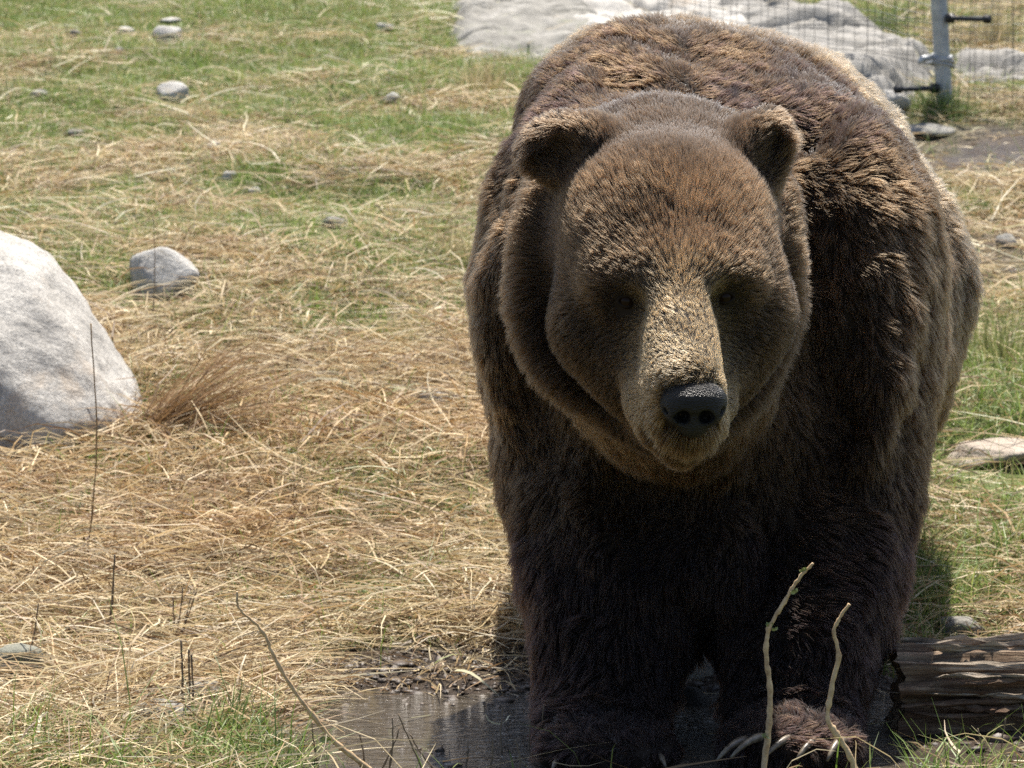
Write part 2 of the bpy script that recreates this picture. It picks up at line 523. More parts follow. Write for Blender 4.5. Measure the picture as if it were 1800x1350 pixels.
def leaf_mat(name, rough, trans):
    g = NT(name, rough, 0.35)
    at = g.n('ShaderNodeAttribute', attribute_name='tint')
    g.color(at.outputs['Color'])
    tr = g.n('ShaderNodeBsdfTranslucent')
    g.l(at.outputs['Color'], tr.inputs['Color'])
    mx = g.n('ShaderNodeMixShader', i_0=trans)
    g.l(g.b.outputs[0], mx.inputs[1]); g.l(tr.outputs[0], mx.inputs[2])
    g.l(mx.outputs[0], g.t.nodes['Material Output'].inputs['Surface'])
    return g.m
straw_m = leaf_mat('dry_straw', 0.55, 0.28)
grass_m = leaf_mat('green_blades', 0.5, 0.35)

def spots(n, dens_fn, y0=5.62, y1=16.8):
    """n random ground points in the part of the slope the camera looks at (with a margin), thinned by dens_fn"""
    out = []
    got = 0
    while got < n:
        k = 200000
        y = y0 + (y1 - y0) * rng.random(k)
        hw_ = 0.15 * y + 0.45
        keep = rng.random(k) < hw_ / (0.15 * y1 + 0.45)
        y, hw_ = y[keep], hw_[keep]
        x = (rng.random(len(y)) * 2 - 1) * hw_
        p = np.stack([x, y, np.zeros_like(x)], 1)
        p[:, 2] = ground_z(x, y)
        p = p[rng.random(len(p)) < dens_fn(p)]
        out.append(p); got += len(p)
    return np.concatenate(out)[:n]

def clear_of_rocks(p):
    k = np.ones(len(p))
    top = p[:, 1] > 11
    for poly, seed in BEDROCK:
        k[top] = np.minimum(k[top], smooth(14, -4, bed_mask(p[top], poly, seed) - 34 * np.maximum(fbm(p[top] * np.array([3.5, 3.5, 0]), 301, 3), 0)) + 0.03)
    for x, y, rx, ry, h in ROCKS:
        near = np.abs(p[:, 1] - y) < ry + 0.5
        q = p[near]
        ins = ((q[:, 0] - x) / (rx * 1.02)) ** 2 + ((q[:, 1] - y) / (ry * 1.05)) ** 2 < 1
        front = (h < 0.2) & (np.abs(q[:, 0] - x) < rx) & (q[:, 1] < y) & (q[:, 1] > y - ry - 0.16 - 0.01 * y)
        k[near] = np.minimum(k[near], np.where(ins, 0, np.where(front, 0.12, 1)))
    return k
def straw_density(p):
    u, v = uvof(p)
    g = green_map(p); md = mud_map(p)
    near = np.interp(p[:, 1], [5.6, 9, 13, 17], [1.0, 1.0, 0.75, 0.55])
    d = near * (1 - 0.84 * g) * np.where(u > 1300, 0.5, np.interp(v, [0, 300, 420, 560, 680], [0.5, 0.5, 0.6, 0.7, 1.0])) * clear_of_rocks(p) * np.clip(0.75 + 1.1 * fbm(p * np.array([3.1, 3.1, 0]), 121, 3), 0.12, 1)
    d = d * (1 - 0.90 * md)
    return np.where((v > 1225) & (u > 520) & (u < 1580), np.where(p[:, 1] > 5.84, 0.012, 0.05) * d, d)

def straw_colors(n, p, warm):
    pal = np.array([[0.50, 0.42, 0.27], [0.62, 0.56, 0.41], [0.38, 0.28, 0.155], [0.27, 0.18, 0.10], [0.45, 0.41, 0.33], [0.15, 0.10, 0.06]])
    w = np.array([0.28, 0.20, 0.17, 0.14, 0.11, 0.10])
    c = pal[rng.choice(len(pal), n, p=w)]
    c = c * (1 - warm[:, None] * np.array([0.16, 0.34, 0.52]))
    return c * np.array([1.0, 0.935, 0.82]) * rng.uniform(0.7, 1.2, n)[:, None]

# straw flattened on the slope
n = 112000
p = spots(n, straw_density)
u, v = uvof(p)
warm = 0.6 * np.clip(smooth(560, 700, v) * smooth(1120, 900, v) * (0.35 + 0.9 * fbm(p * np.array([2.5, 2.5, 0]), 101, 2)), 0, 1)
az = 0.9 * math.pi * fbm(p * np.array([1.5, 1.5, 0]), 111, 2) + rng.normal(0, 0.75, n) + np.where(rng.random(n) < 0.5, math.pi, 0)
far = smooth(9, 15, p[:, 1])
L = rng.gamma(3.2, 0.045, n) * (1 - 0.35 * far) + 0.03
L = np.minimum(L * 0.88, 0.34) * (1 - 0.6 * mud_map(p))
p[:, 2] += rng.random(n) ** 1.6 * 0.055 * (1 - mud_map(p)) * (1 - 0.6 * far) + 0.002
el = rng.normal(0.16, 0.24, n) * (1 - 0.4 * far) + np.where(rng.random(n) < 0.10, 0.55, 0)
V = blades(n, p, az, el, L, rng.uniform(0.0016, 0.0050, n) * np.interp(p[:, 1], [5.7, 7.0, 8.5], [0.8, 0.95, 1.05]), -1.9 * el + rng.normal(0, 0.3, n), 3, kink=0.17, flat=rng.uniform(-1.2, 1.2, n))
V[:, :, 2] = np.maximum(V[:, :, 2], ground_z(V[:, :, 0], V[:, :, 1]) + 0.0015)
blade_mesh('straw', V, straw_colors(n, p, warm), straw_m, 'flattened dry straw covering the slope')

# green turf
def green_density(p):
    u, v = uvof(p)
    g = green_map(p) ** 1.5 * (1 - 0.97 * mud_map(p)) * clear_of_rocks(p)
    return np.where((v > 1225) & (u > 540) & (u < 1600), np.where(p[:, 1] > 5.84, 0.0, 0.06) * g, g)
n = 190000
p = spots(n, green_density)
u, v = uvof(p)
tall = np.where(u > 1400, np.interp(v, [200, 500, 540, 760, 840, 1150], [0.3, 0.4, 1.0, 1.0, 1.0, 0.9]), np.interp(v, [0, 350, 500, 1100, 1200], [0.35, 0.45, 0.6, 0.6, 1.0]))
L = rng.gamma(4, 0.011, n) * (0.55 + 1.25 * tall) + 0.008
az = rng.uniform(0, 2 * math.pi, n)
el = np.clip(rng.normal(0.95, 0.35, n), 0.15, 1.55)
pal = np.array([[0.12, 0.185, 0.032], [0.165, 0.24, 0.05], [0.23, 0.28, 0.075], [0.085, 0.145, 0.030], [0.32, 0.29, 0.13]])
gc = pal[rng.choice(5, n, p=[0.28, 0.27, 0.17, 0.13, 0.15])] * rng.uniform(0.75, 1.2, n)[:, None]
V = blades(n, p, az, el, L, rng.uniform(0.0014, 0.0036, n), rng.normal(-0.9, 0.5, n), 3, flat=rng.uniform(-0.5, 0.5, n))
V[:, :, 2] = np.maximum(V[:, :, 2], ground_z(V[:, :, 0], V[:, :, 1]) + 0.001)
blade_mesh('grass', V, gc, grass_m, 'short green grass growing through the straw')

# longer pale stems lying loose on the turf
n = 1500
p = spots(n, lambda q: 0.15 + 0.6 * (1 - mud_map(q)) * ((uvof(q)[1] < 1215)))
L = rng.uniform(0.10, 0.34, n)
p[:, 2] += rng.uniform(0.012, 0.05, n)
el = rng.normal(0.12, 0.25, n)
V = blades(n, p, rng.uniform(0, 2 * math.pi, n), el, L, rng.uniform(0.004, 0.0075, n), -1.6 * el + rng.normal(0, 0.35, n), 5, kink=0.18, flat=rng.uniform(-1, 1, n))
V[:, :, 2] = np.maximum(V[:, :, 2], ground_z(V[:, :, 0], V[:, :, 1]) + 0.003)
blade_mesh('loose_stems', V, np.array([0.56, 0.50, 0.34]) * rng.uniform(0.7, 1.15, (n, 1)) * rng.uniform(0.92, 1.05, (n, 3)), straw_m, 'loose pale stems scattered over the turf')

# clods of mud round the puddle
n = 5000
p = spots(n, lambda q: mud_map(q) * np.where(q[:, 1] > 6.38, 1, 0.15) * (q[:, 1] < 8), 5.8, 8)
d3, f3 = ICO[3] if False else (None, None)
import bmesh as _bm
_b = _bm.new(); _bm.ops.create_icosphere(_b, subdivisions=1, radius=1)
cd = np.array([x.co[:] for x in _b.verts]); cf_ = np.array([[q.index for q in t.verts] for t in _b.faces]); _b.free()
sz = rng.gamma(2.0, 0.0026, n)[:, None, None] * rng.uniform(0.6, 1.5, (n, 1, 3))
V = cd[None] * sz * (1 + 0.35 * rng.normal(size=(n, len(cd), 1)))
V[:, :, 2] *= 0.45
V = V + p[:, None, :]
F = (np.arange(n)[:, None, None] * len(cd) + cf_[None]).reshape(-1, 3)
mudm = NT('mud_clods', 0.5, 0.4)
oc = mudm.coord()
mudm.color(mudm.ramp(mudm.noise(oc, 40, 6), [(0.3, (0.028, 0.019, 0.013)), (0.7, (0.085, 0.06, 0.04))]))
mudm.bump(mudm.noise(oc, 300, 4), 0.5, 0.003)
mo = mesh_obj('mud_clods', V.reshape(-1, 3), F, mudm.m)
tag(mo, 'dark crumbly mud along the far edge of the puddle', 'mud', kind='stuff')
# ------------------------------------------------------------------ rotten log
log_m = NT('rotten_wood', 0.85, 0.2)
oc = log_m.coord()
mp = log_m.n('ShaderNodeMapping'); log_m.l(oc, mp.inputs['Vector']); mp.inputs['Scale'].default_value = (1.0, 11.0, 11.0)
fib = log_m.noise(mp.outputs[0], 9, 8, 0.7, 0.4)
base = log_m.ramp(fib, [(0.30, (0.030, 0.018, 0.012)), (0.46, (0.15, 0.10, 0.066)), (0.62, (0.32, 0.24, 0.165)), (0.82, (0.48, 0.40, 0.30))])
log_m.color(log_m.mix(log_m.ramp(log_m.noise(oc, 9, 5), [(0.42, 0.0), (0.62, 0.7)]), base, (0.085, 0.045, 0.028)))
log_m.bump(fib, 0.9, 0.012)
grey_m = NT('weathered_wood', 0.85, 0.2)
oc = grey_m.coord()
mp = grey_m.n('ShaderNodeMapping'); grey_m.l(oc, mp.inputs['Vector']); mp.inputs['Scale'].default_value = (1.2, 14.0, 14.0)
fib = grey_m.noise(mp.outputs[0], 8, 8, 0.7, 0.3)
grey_m.color(grey_m.ramp(fib, [(0.30, (0.035, 0.025, 0.018)), (0.45, (0.20, 0.16, 0.12)), (0.60, (0.40, 0.34, 0.265)), (0.82, (0.55, 0.48, 0.39))]))
grey_m.bump(fib, 0.9, 0.010)
LY = 6.22
la = P(1566, 1240, LY); la[2] = 0.095
log = empty('rotten_log', (la[0], LY, 0.0))
tag(log, 'rotten split log lying at the edge of the puddle', 'log')
LO = np.array(log.location)
nr, ns = 90, 72
length = 1.25
V = []
for i in range(nr):
    t = i / (nr - 1)
    for j in range(ns):
        a = 2 * math.pi * j / ns
        V.append((t * length, math.cos(a), math.sin(a)))
V = np.array(V)
q = np.stack([V[:, 0] * 1.3, V[:, 1] * 5.5, V[:, 2] * 5.5], 1)
q2 = np.stack([V[:, 0] * 5, V[:, 1] * 12, V[:, 2] * 12], 1)
r = 0.086 * (1 + 0.26 * fbm(q, 131, 3) + 0.24 * fbm(q2, 134, 4) + 0.06 * (np.round(3 * fbm(q * 0.7, 137, 2)) / 3))
r = r * (1 - 0.45 * smooth(0.35, -0.15, V[:, 2]) * smooth(-0.75, -0.2, V[:, 2]) * smooth(0.2, -0.4, V[:, 1]) * smooth(0.20, 0.12, np.abs(V[:, 0] - 0.10)))   # rotted hollow in the face
jag = 0.035 * fbm(np.stack([V[:, 1] * 3, V[:, 2] * 3, V[:, 0] * 0], 1), 141, 4) * (V[:, 0] < 0.12)
LV = np.stack([V[:, 0] + jag * (1 - V[:, 0] / 0.12) + 0.012, V[:, 1] * r, V[:, 2] * r * 0.95 + 0.058], 1)
F = [(i * ns + j, (i + 1) * ns + j, (i + 1) * ns + (j + 1) % ns, i * ns + (j + 1) % ns) for i in range(nr - 1) for j in range(ns)]
V2 = list(LV) + [LV[:ns].mean(0) + np.array([0.03, 0, 0])] + [LV[-ns:].mean(0)]
F += [((j + 1) % ns, j, nr * ns) for j in range(ns)] + [((nr - 1) * ns + j, (nr - 1) * ns + (j + 1) % ns, nr * ns + 1) for j in range(ns)]
F = [tuple(reversed(f)) for f in F]
mesh_obj('trunk', V2, F, log_m.m, log)
def plank(x0, x1, ang, rad, wid, thick, seed, mat):
    """a split strip of wood along the log with ragged ends"""
    r_ = np.random.default_rng(seed)
    n = 14
    V = []
    for i in range(n):
        t = i / (n - 1)
        x = x0 + (x1 - x0) * t
        wv = wid * (0.6 + 0.3 * math.sin(3 * t + seed) + 0.22 * r_.normal()) * (0.35 + 0.65 * min(1, 5 * t, 5 * (1 - t)))
        rr = rad - 0.006 + 0.008 * math.sin(5 * t + seed * 2.1) + 0.004 * r_.normal()
        a0 = ang + 0.10 * math.sin(2.2 * t + seed * 1.3)
        for (da, dr) in ((-1, 0), (-0.6, 1), (0.1, 1.25), (0.7, 0.9), (1, 0), (0, -0.6)):
            a = a0 + da * wv / rad / 2
            k = rr + dr * thick * (1 + 0.25 * r_.normal())
            V.append((x + 0.012 * r_.normal() * (t in (0, 1)), math.cos(a) * k, math.sin(a) * k * 0.95 + 0.058))
    F = []
    for i in range(n - 1):
        for j in range(6):
            F.append((i * 6 + j, i * 6 + (j + 1) % 6, (i + 1) * 6 + (j + 1) % 6, (i + 1) * 6 + j))
    F += [tuple(range(6))[::-1], tuple((n - 1) * 6 + j for j in range(6))]
    mesh_obj('splinter', V, F, mat, log, smooth_sh=False)
r_log = np.random.default_rng(77)
for k in range(34):
    ang = r_log.uniform(70, 235)
    ln = r_log.uniform(0.10, 0.50) if k > 8 else r_log.uniform(0.35, 0.7)
    x0 = r_log.uniform(-0.015, 0.62) * (1 if k > 6 else 0.2)
    plank(x0, min(x0 + ln, 1.2), math.radians(ang), 0.094 + r_log.uniform(-0.008, 0.012), r_log.uniform(0.014, 0.036), r_log.uniform(0.004, 0.012), k + 3,
          grey_m.m if ang < 165 + r_log.normal(0, 18) else log_m.m)

# ------------------------------------------------------------------ twigs and stalks
bark_m = NT('twig_bark', 0.6, 0.3)
oc = bark_m.coord()
bark_m.color(bark_m.ramp(bark_m.noise(oc, 70, 6, 0.7), [(0.3, (0.26, 0.16, 0.085)), (0.55, (0.50, 0.36, 0.21)), (0.8, (0.60, 0.47, 0.31))]))
bark_m.bump(bark_m.noise(oc, 260, 4), 0.5, 0.002)
bud_m = NT('bud_green', 0.6, 0.3)
oc = bud_m.coord()
bud_m.color(bud_m.ramp(bud_m.noise(oc, 150, 4), [(0.3, (0.17, 0.21, 0.07)), (0.7, (0.38, 0.40, 0.20))]))

def leaflet(c, d, size):
    d = np.asarray(d, float); d /= np.linalg.norm(d)
    s_ = np.cross(d, [0.2, 1, 0.1]); s_ /= np.linalg.norm(s_)
    n_ = np.cross(d, s_)
    V, F = [], []
    for i, (t, w) in enumerate(((0, 0.1), (0.25, 0.30), (0.55, 0.34), (0.8, 0.2), (1.0, 0.03))):
        for j, k in enumerate((-1, 0, 1)):
            V.append(c + size * (d * t + s_ * w * k + n_ * (0.12 * abs(k) + 0.10 * t * t)))
        if i:
            for j in range(2):
                F.append(((i - 1) * 3 + j, (i - 1) * 3 + j + 1, i * 3 + j + 1, i * 3 + j))
    return V, F

def twig(label, pix, Y, r0, r1, buds=(), leafy=(), group=None, mat=None, name='twig', lean=0.0):
    base = P(*pix[0], Y)
    pts = [base if len(q) == 2 else None for q in pix[:1]] + [P(a, b, Y + lean * i / len(pix)) for i, (a, b) in enumerate(pix[1:])]
    pts = np.array(pts)
    gz = float(ground_z(pts[0][0], pts[0][1]))
    pts = np.concatenate([[[pts[0][0], pts[0][1], min(gz - 0.02, pts[0][2] - 0.01)]], pts]) if pts[0][2] > gz - 0.015 else pts
    tt = np.linspace(0, len(pts) - 1, 6 * (len(pts) - 1) + 1)
    q = catmull(pts, tt)
    q = q + 0.0005 * rng.normal(size=q.shape)
    rad = np.linspace(r0, r1, len(q)) * (1 + 0.13 * rng.normal(size=len(q)))
    rad[::9] *= 1.35
    o = empty(name, (q[0][0], q[0][1], gz))
    tag(o, label, 'twig' if name == 'twig' else 'stalk', group)
    O = np.array(o.location)
    v, f = tube(q, rad, 7)
    mesh_obj('stem', np.array(v) - O, f, mat or bark_m.m, o)
    for (a, b) in buds:
        c = P(a, b, Y + lean * 0.7)
        parts = [leaflet(c, (rng.normal(), 0.6 * rng.normal() - 0.3, 0.9 + 0.3 * rng.normal()), rng.uniform(0.006, 0.011)) for _ in range(5)]
        v, f = join(parts)
        mesh_obj('bud', np.array(v) - O, f, bud_m.m, o)
    for (a, b) in leafy:
        c = P(a, b, Y)
        parts = [leaflet(c, (rng.normal(), 0.5 * rng.normal() - 0.4, 0.6 + 0.5 * rng.normal()), rng.uniform(0.012, 0.018)) for _ in range(4)]
        v, f = join(parts)
        mesh_obj('leaf', np.array(v) - O, f, bud_m.m, o)
    return o
twig('tall pale twig with green buds in front of the big claws', [(1338, 1385), (1345, 1330), (1352, 1270), (1353, 1205), (1346, 1150), (1352, 1105), (1372, 1070), (1392, 1035), (1408, 1012), (1430, 990)], 5.76, 0.0058, 0.0026,
     buds=[(1411, 1004), (1398, 1042), (1352, 1100), (1362, 1108)], leafy=[(1350, 1294)])
twig('shorter bare kinked twig beside the budding twig', [(1512, 1385), (1495, 1330), (1470, 1290), (1455, 1262), (1462, 1210), (1474, 1152), (1466, 1112), (1476, 1085), (1493, 1062)], 5.76, 0.0062, 0.0026)
twig('long bent brown twig arching over the puddle end', [(690, 1385), (640, 1345), (590, 1305), (548, 1255), (505, 1195), (478, 1145), (462, 1110), (432, 1082), (418, 1065), (417, 1040)], 5.80, 0.0050, 0.0020, leafy=[(578, 1300)])

dry_m = NT('dry_stalk', 0.75, 0.2)
oc = dry_m.coord()
dry_m.color(dry_m.ramp(dry_m.noise(oc, 60, 5), [(0.3, (0.15, 0.09, 0.045)), (0.7, (0.34, 0.24, 0.13))]))
dark_m = NT('dead_stalk', 0.75, 0.2)
oc = dark_m.coord()
dark_m.color(dark_m.ramp(dark_m.noise(oc, 60, 5), [(0.3, (0.09, 0.065, 0.045)), (0.7, (0.22, 0.165, 0.11))]))
def stalk(label, u0, v0, u1, v1, r, mat, bow=8, group=None):
    Y = float(on_ground(u0, min(v0, 1346))[1]) if v0 <= 1350 else 5.82
    mid = ((u0 + u1) / 2 + bow, (v0 + v1) / 2)
    return twig(label, [(u0, v0), mid, (u1, v1)], Y, r * 0.72, r * 0.36, mat=mat, name='dry_stalk', group=group)
stalk('tall thin brown stalk rising in front of the pale boulder', 152, 1000, 160, 568, 0.0035, dry_m.m, 14)
stalk('thin dark stalk rising in front of the grey angular rock', 268, 575, 270, 380, 0.0028, dark_m.m, 3)
stalk('slim dark stem leaning across the face of the pale boulder', 20, 745, 126, 638, 0.0030, dark_m.m, -6)
stalk('short dark stem at the cut edge of the pale boulder', 2, 735, 24, 648, 0.0028, dark_m.m, 3)
stalk('thick dark dead stalk standing alone in the straw above the grass tuft', 188, 1136, 202, 975, 0.0048, dark_m.m, 2)
stalk('thin dead stalk close beside the mossy block of stone', 32, 1205, 68, 1060, 0.0035, dark_m.m, 6)
for k, (a, b, c, d) in enumerate(((296, 1158, 345, 1040), (298, 1158, 322, 1032), (302, 1160, 335, 1050), (300, 1155, 304, 1050))):
    stalk('thin dark stem of the little brush of dead stems in the straw', a, b, c, d, 0.0034, dark_m.m, 4, 'brush of dead stems')
for k, (a, b, c, d) in enumerate(((320, 1262, 318, 1125), (330, 1262, 332, 1142), (338, 1262, 336, 1150))):
    stalk('upright dead stub in the clump beside the bent twig', a, b, c, d, 0.0042, dark_m.m, 2, 'dead stubs beside the bent twig')
for k, (a, b, c, d) in enumerate(((682, 1362, 690, 1262), (668, 1360, 702, 1280), (745, 1362, 700, 1255), (762, 1355, 720, 1290), (884, 1345, 884, 1240), (818, 1350, 822, 1300), (862, 1352, 866, 1300),
                                  (930, 1350, 932, 1265), (948, 1350, 956, 1240), (915, 1352, 905, 1300), (640, 1352, 632, 1290), (560, 1352, 548, 1270), (1600, 1362, 1595, 1310), (1762, 1362, 1768, 1262), (1728, 1362, 1718, 1280))):
    lab, grp = (('short dead stub leaning across the others between bent twig and water', 'dead stubs by the bent twig') if a < 800 else ('short dead stub standing in the shallow water close to the furry paw', 'dead stubs by the paw') if a < 1000 else ('thin dead stub standing just in front of the rotten log', 'dead stubs before the log'))
    stalk(lab, a, b, c, d, 0.0030, dark_m.m, rng.uniform(-5, 5), grp)

# leaning tussocks of brown dry grass
def tussock(label, u, v, n, az0, azs, el0, els, Lm, colr, seed):
    b = on_ground(u, v)
    r_ = np.random.default_rng(seed)
    base = np.zeros((n, 3)); base[:, :2] = r_.normal(0, 0.05, (n, 2))
    base[:, 2] = ground_z(base[:, 0] + b[0], base[:, 1] + b[1]) - b[2] - 0.004
    az = r_.normal(az0, azs, n); el = r_.normal(el0, els, n)
    L = r_.uniform(0.4, 1.1, n) * Lm
    V = blades(n, base, az, el, L, r_.uniform(0.0018, 0.0042, n), r_.normal(-0.45, 0.3, n), 5, kink=0.05, flat=r_.uniform(-1, 1, n))
    w = V.shape[1]; o_ = np.arange(n) * w
    F = np.concatenate([np.stack([o_ + 2 * k, o_ + 2 * k + 1, o_ + 2 * k + 3, o_ + 2 * k + 2], 1) for k in range(5)])
    ob = mesh_obj('dry_grass_tussock', V.reshape(-1, 3), F, straw_m, loc=b, smooth_sh=False)
    point_color(ob.data, np.repeat(np.array(colr) * r_.uniform(0.6, 1.25, (n, 1)), w, axis=0))
    return tag(ob, label, 'grass tussock')
tussock('brown dry tussock leaning away from the foot of the pale boulder', 246, 775, 420, 0.12, 0.25, 0.66, 0.20, 0.46, (0.27, 0.165, 0.078), 1)
tussock('yellow dry tussock behind the grey angular rock', 300, 440, 130, 1.2, 0.8, 0.9, 0.3, 0.16, (0.42, 0.32, 0.15), 2)
tussock('tawny upright tussock against the shoulder of the bear below the outcrop', 850, 170, 220, 1.4, 0.9, 1.1, 0.3, 0.20, (0.40, 0.31, 0.14), 3)
tussock('tan tussock beside the lower shoulder of the bear', 800, 470, 160, 1.4, 0.9, 1.0, 0.3, 0.17, (0.40, 0.33, 0.16), 4)
tussock('yellow green tussock standing in tall grass beside the flank of the bear', 1755, 660, 260, 1.5, 0.9, 1.2, 0.25, 0.20, (0.26, 0.26, 0.08), 5)
tussock('green tussock round the foot of the fence post', 1660, 208, 300, 1.4, 1.2, 1.0, 0.35, 0.17, (0.12, 0.17, 0.035), 6)
tussock('green leafy tuft between the bent twig and the puddle', 395, 1305, 160, 1.4, 1.2, 1.05, 0.3, 0.12, (0.11, 0.16, 0.035), 7)
tussock('dark green tuft at the near corner of the straw beside the puddle', 470, 1340, 120, 1.4, 1.2, 0.9, 0.3, 0.10, (0.085, 0.12, 0.03), 8)
tussock('pale tan tussock on the white slope behind the fence', 1755, 85, 160, 1.5, 0.6, 1.35, 0.2, 0.22, (0.42, 0.34, 0.16), 9)
tussock('green tussock growing on the white slope behind the fence', 1560, 62, 260, 1.5, 1.2, 1.1, 0.3, 0.20, (0.14, 0.19, 0.045), 10)

# ------------------------------------------------------------------ wire fence
zinc = NT('galvanised_steel', 0.5, 0.5)
oc = zinc.coord()
zinc.color(zinc.ramp(zinc.noise(oc, 30, 6), [(0.3, (0.26, 0.27, 0.28)), (0.7, (0.46, 0.47, 0.48))]))
zinc.b.inputs['Metallic'].default_value = 0.35
wire = NT('wire', 0.5, 0.4); wire.color((0.06, 0.065, 0.07)); wire.b.inputs['Metallic'].default_value = 0.4
blk = NT('black_plastic', 0.45, 0.4); blk.color((0.012, 0.012, 0.014))
fb = on_ground(1661, 192)
FY = fb[1]
fence = empty('wire_fence', fb)
tag(fence, 'grey wire mesh fence with a steel post at the top of the slope', 'fence')
top = P(1648, -40, FY)
dirp = (top - fb) / np.linalg.norm(top - fb)
pp = np.array([fb - dirp * 0.1 + dirp * t for t in np.linspace(0, 1.5, 14)])
v, f = tube(pp, px(14.5, FY), 20)
post = mesh_obj('post', np.array(v) - fb, f, zinc.m, fence)
def fence_panel(dx, dy, dz, w, h, sx, sz, rw, cname, z0=0.02):
    parts = []
    d = np.array([dx, dy, dz], float); d /= np.linalg.norm(d)
    nv_ = int(w / sx)
    for i in range(nv_ + 1):
        base = d * (i * sx)
        base[2] = float(ground_z(fb[0] + base[0], fb[1] + base[1])) - fb[2] + 0.0
        pts = [base + np.array([0.010 * math.sin(i * 1.7 + t * 3), 0.012 * math.sin(i * 0.9 + t * 5), t * h]) for t in np.linspace(0, 1, 9)]
        parts.append(tube(pts, rw * (1.2 if i % 4 == 0 else 0.8), 4, cap=False))
    nh_ = int(h / sz)
    for j in range(nh_ + 1):
        pts = []
        for t in np.linspace(0, 1, 14):
            b = d * (w * t)
            b[2] = float(ground_z(fb[0] + b[0], fb[1] + b[1])) - fb[2] + z0 + j * sz + 0.012 * math.sin(t * 9 + j * 1.3)
            b[1] += 0.012 * math.sin(t * 7 + j)
            pts.append(b)
        parts.append(tube(pts, rw * 1.15, 4, cap=False))
    v, f = join(parts)
    mesh_obj(cname, v, f, wire.m, fence)
fence_panel(-1.0, 0.75, 0, 1.35, 1.2, 0.045, 0.026, 0.0012, 'wire_mesh')
fence_panel(1.0, 0.25, 0, 1.2, 1.2, 0.022, 0.024, 0.0009, 'wire_mesh')
def arm(u0, v0, u1, v1, r):
    a, b = P(u0, v0, FY - 0.03), P(u1, v1, FY - 0.22)
    pts = np.array([a + (b - a) * t for t in np.linspace(0, 1, 40)])
    rad = np.full(40, r); rad[::3] *= 1.25; rad[-5:] *= 1.6; rad[:4] *= 1.9
    v, f = tube(pts, rad, 10)
    mesh_obj('insulator', np.array(v) - fb, f, blk.m, fence)
arm(1645, 155, 1576, 157, 0.0085)
arm(1668, 32, 1738, 34, 0.0085)
parts = []
for k in range(5):
    a = np.linspace(0, 2 * math.pi, 17)
    c0 = P(1654, 98 + 4 * k, FY)
    parts.append(tube([c0 + np.array([(0.036 + 0.004 * k % 3) * math.cos(t), (0.036) * math.sin(t), 0.010 * math.sin(t + k)]) for t in a], 0.0045, 6))
parts.append(tube([P(1640, 100, FY - 0.03), P(1620, 104, FY - 0.06), P(1616, 112, FY - 0.07)], [0.010, 0.014, 0.007], 7))
v, f = join(parts)
mesh_obj('wire_tie', np.array(v) - fb, f, zinc.m, fence)
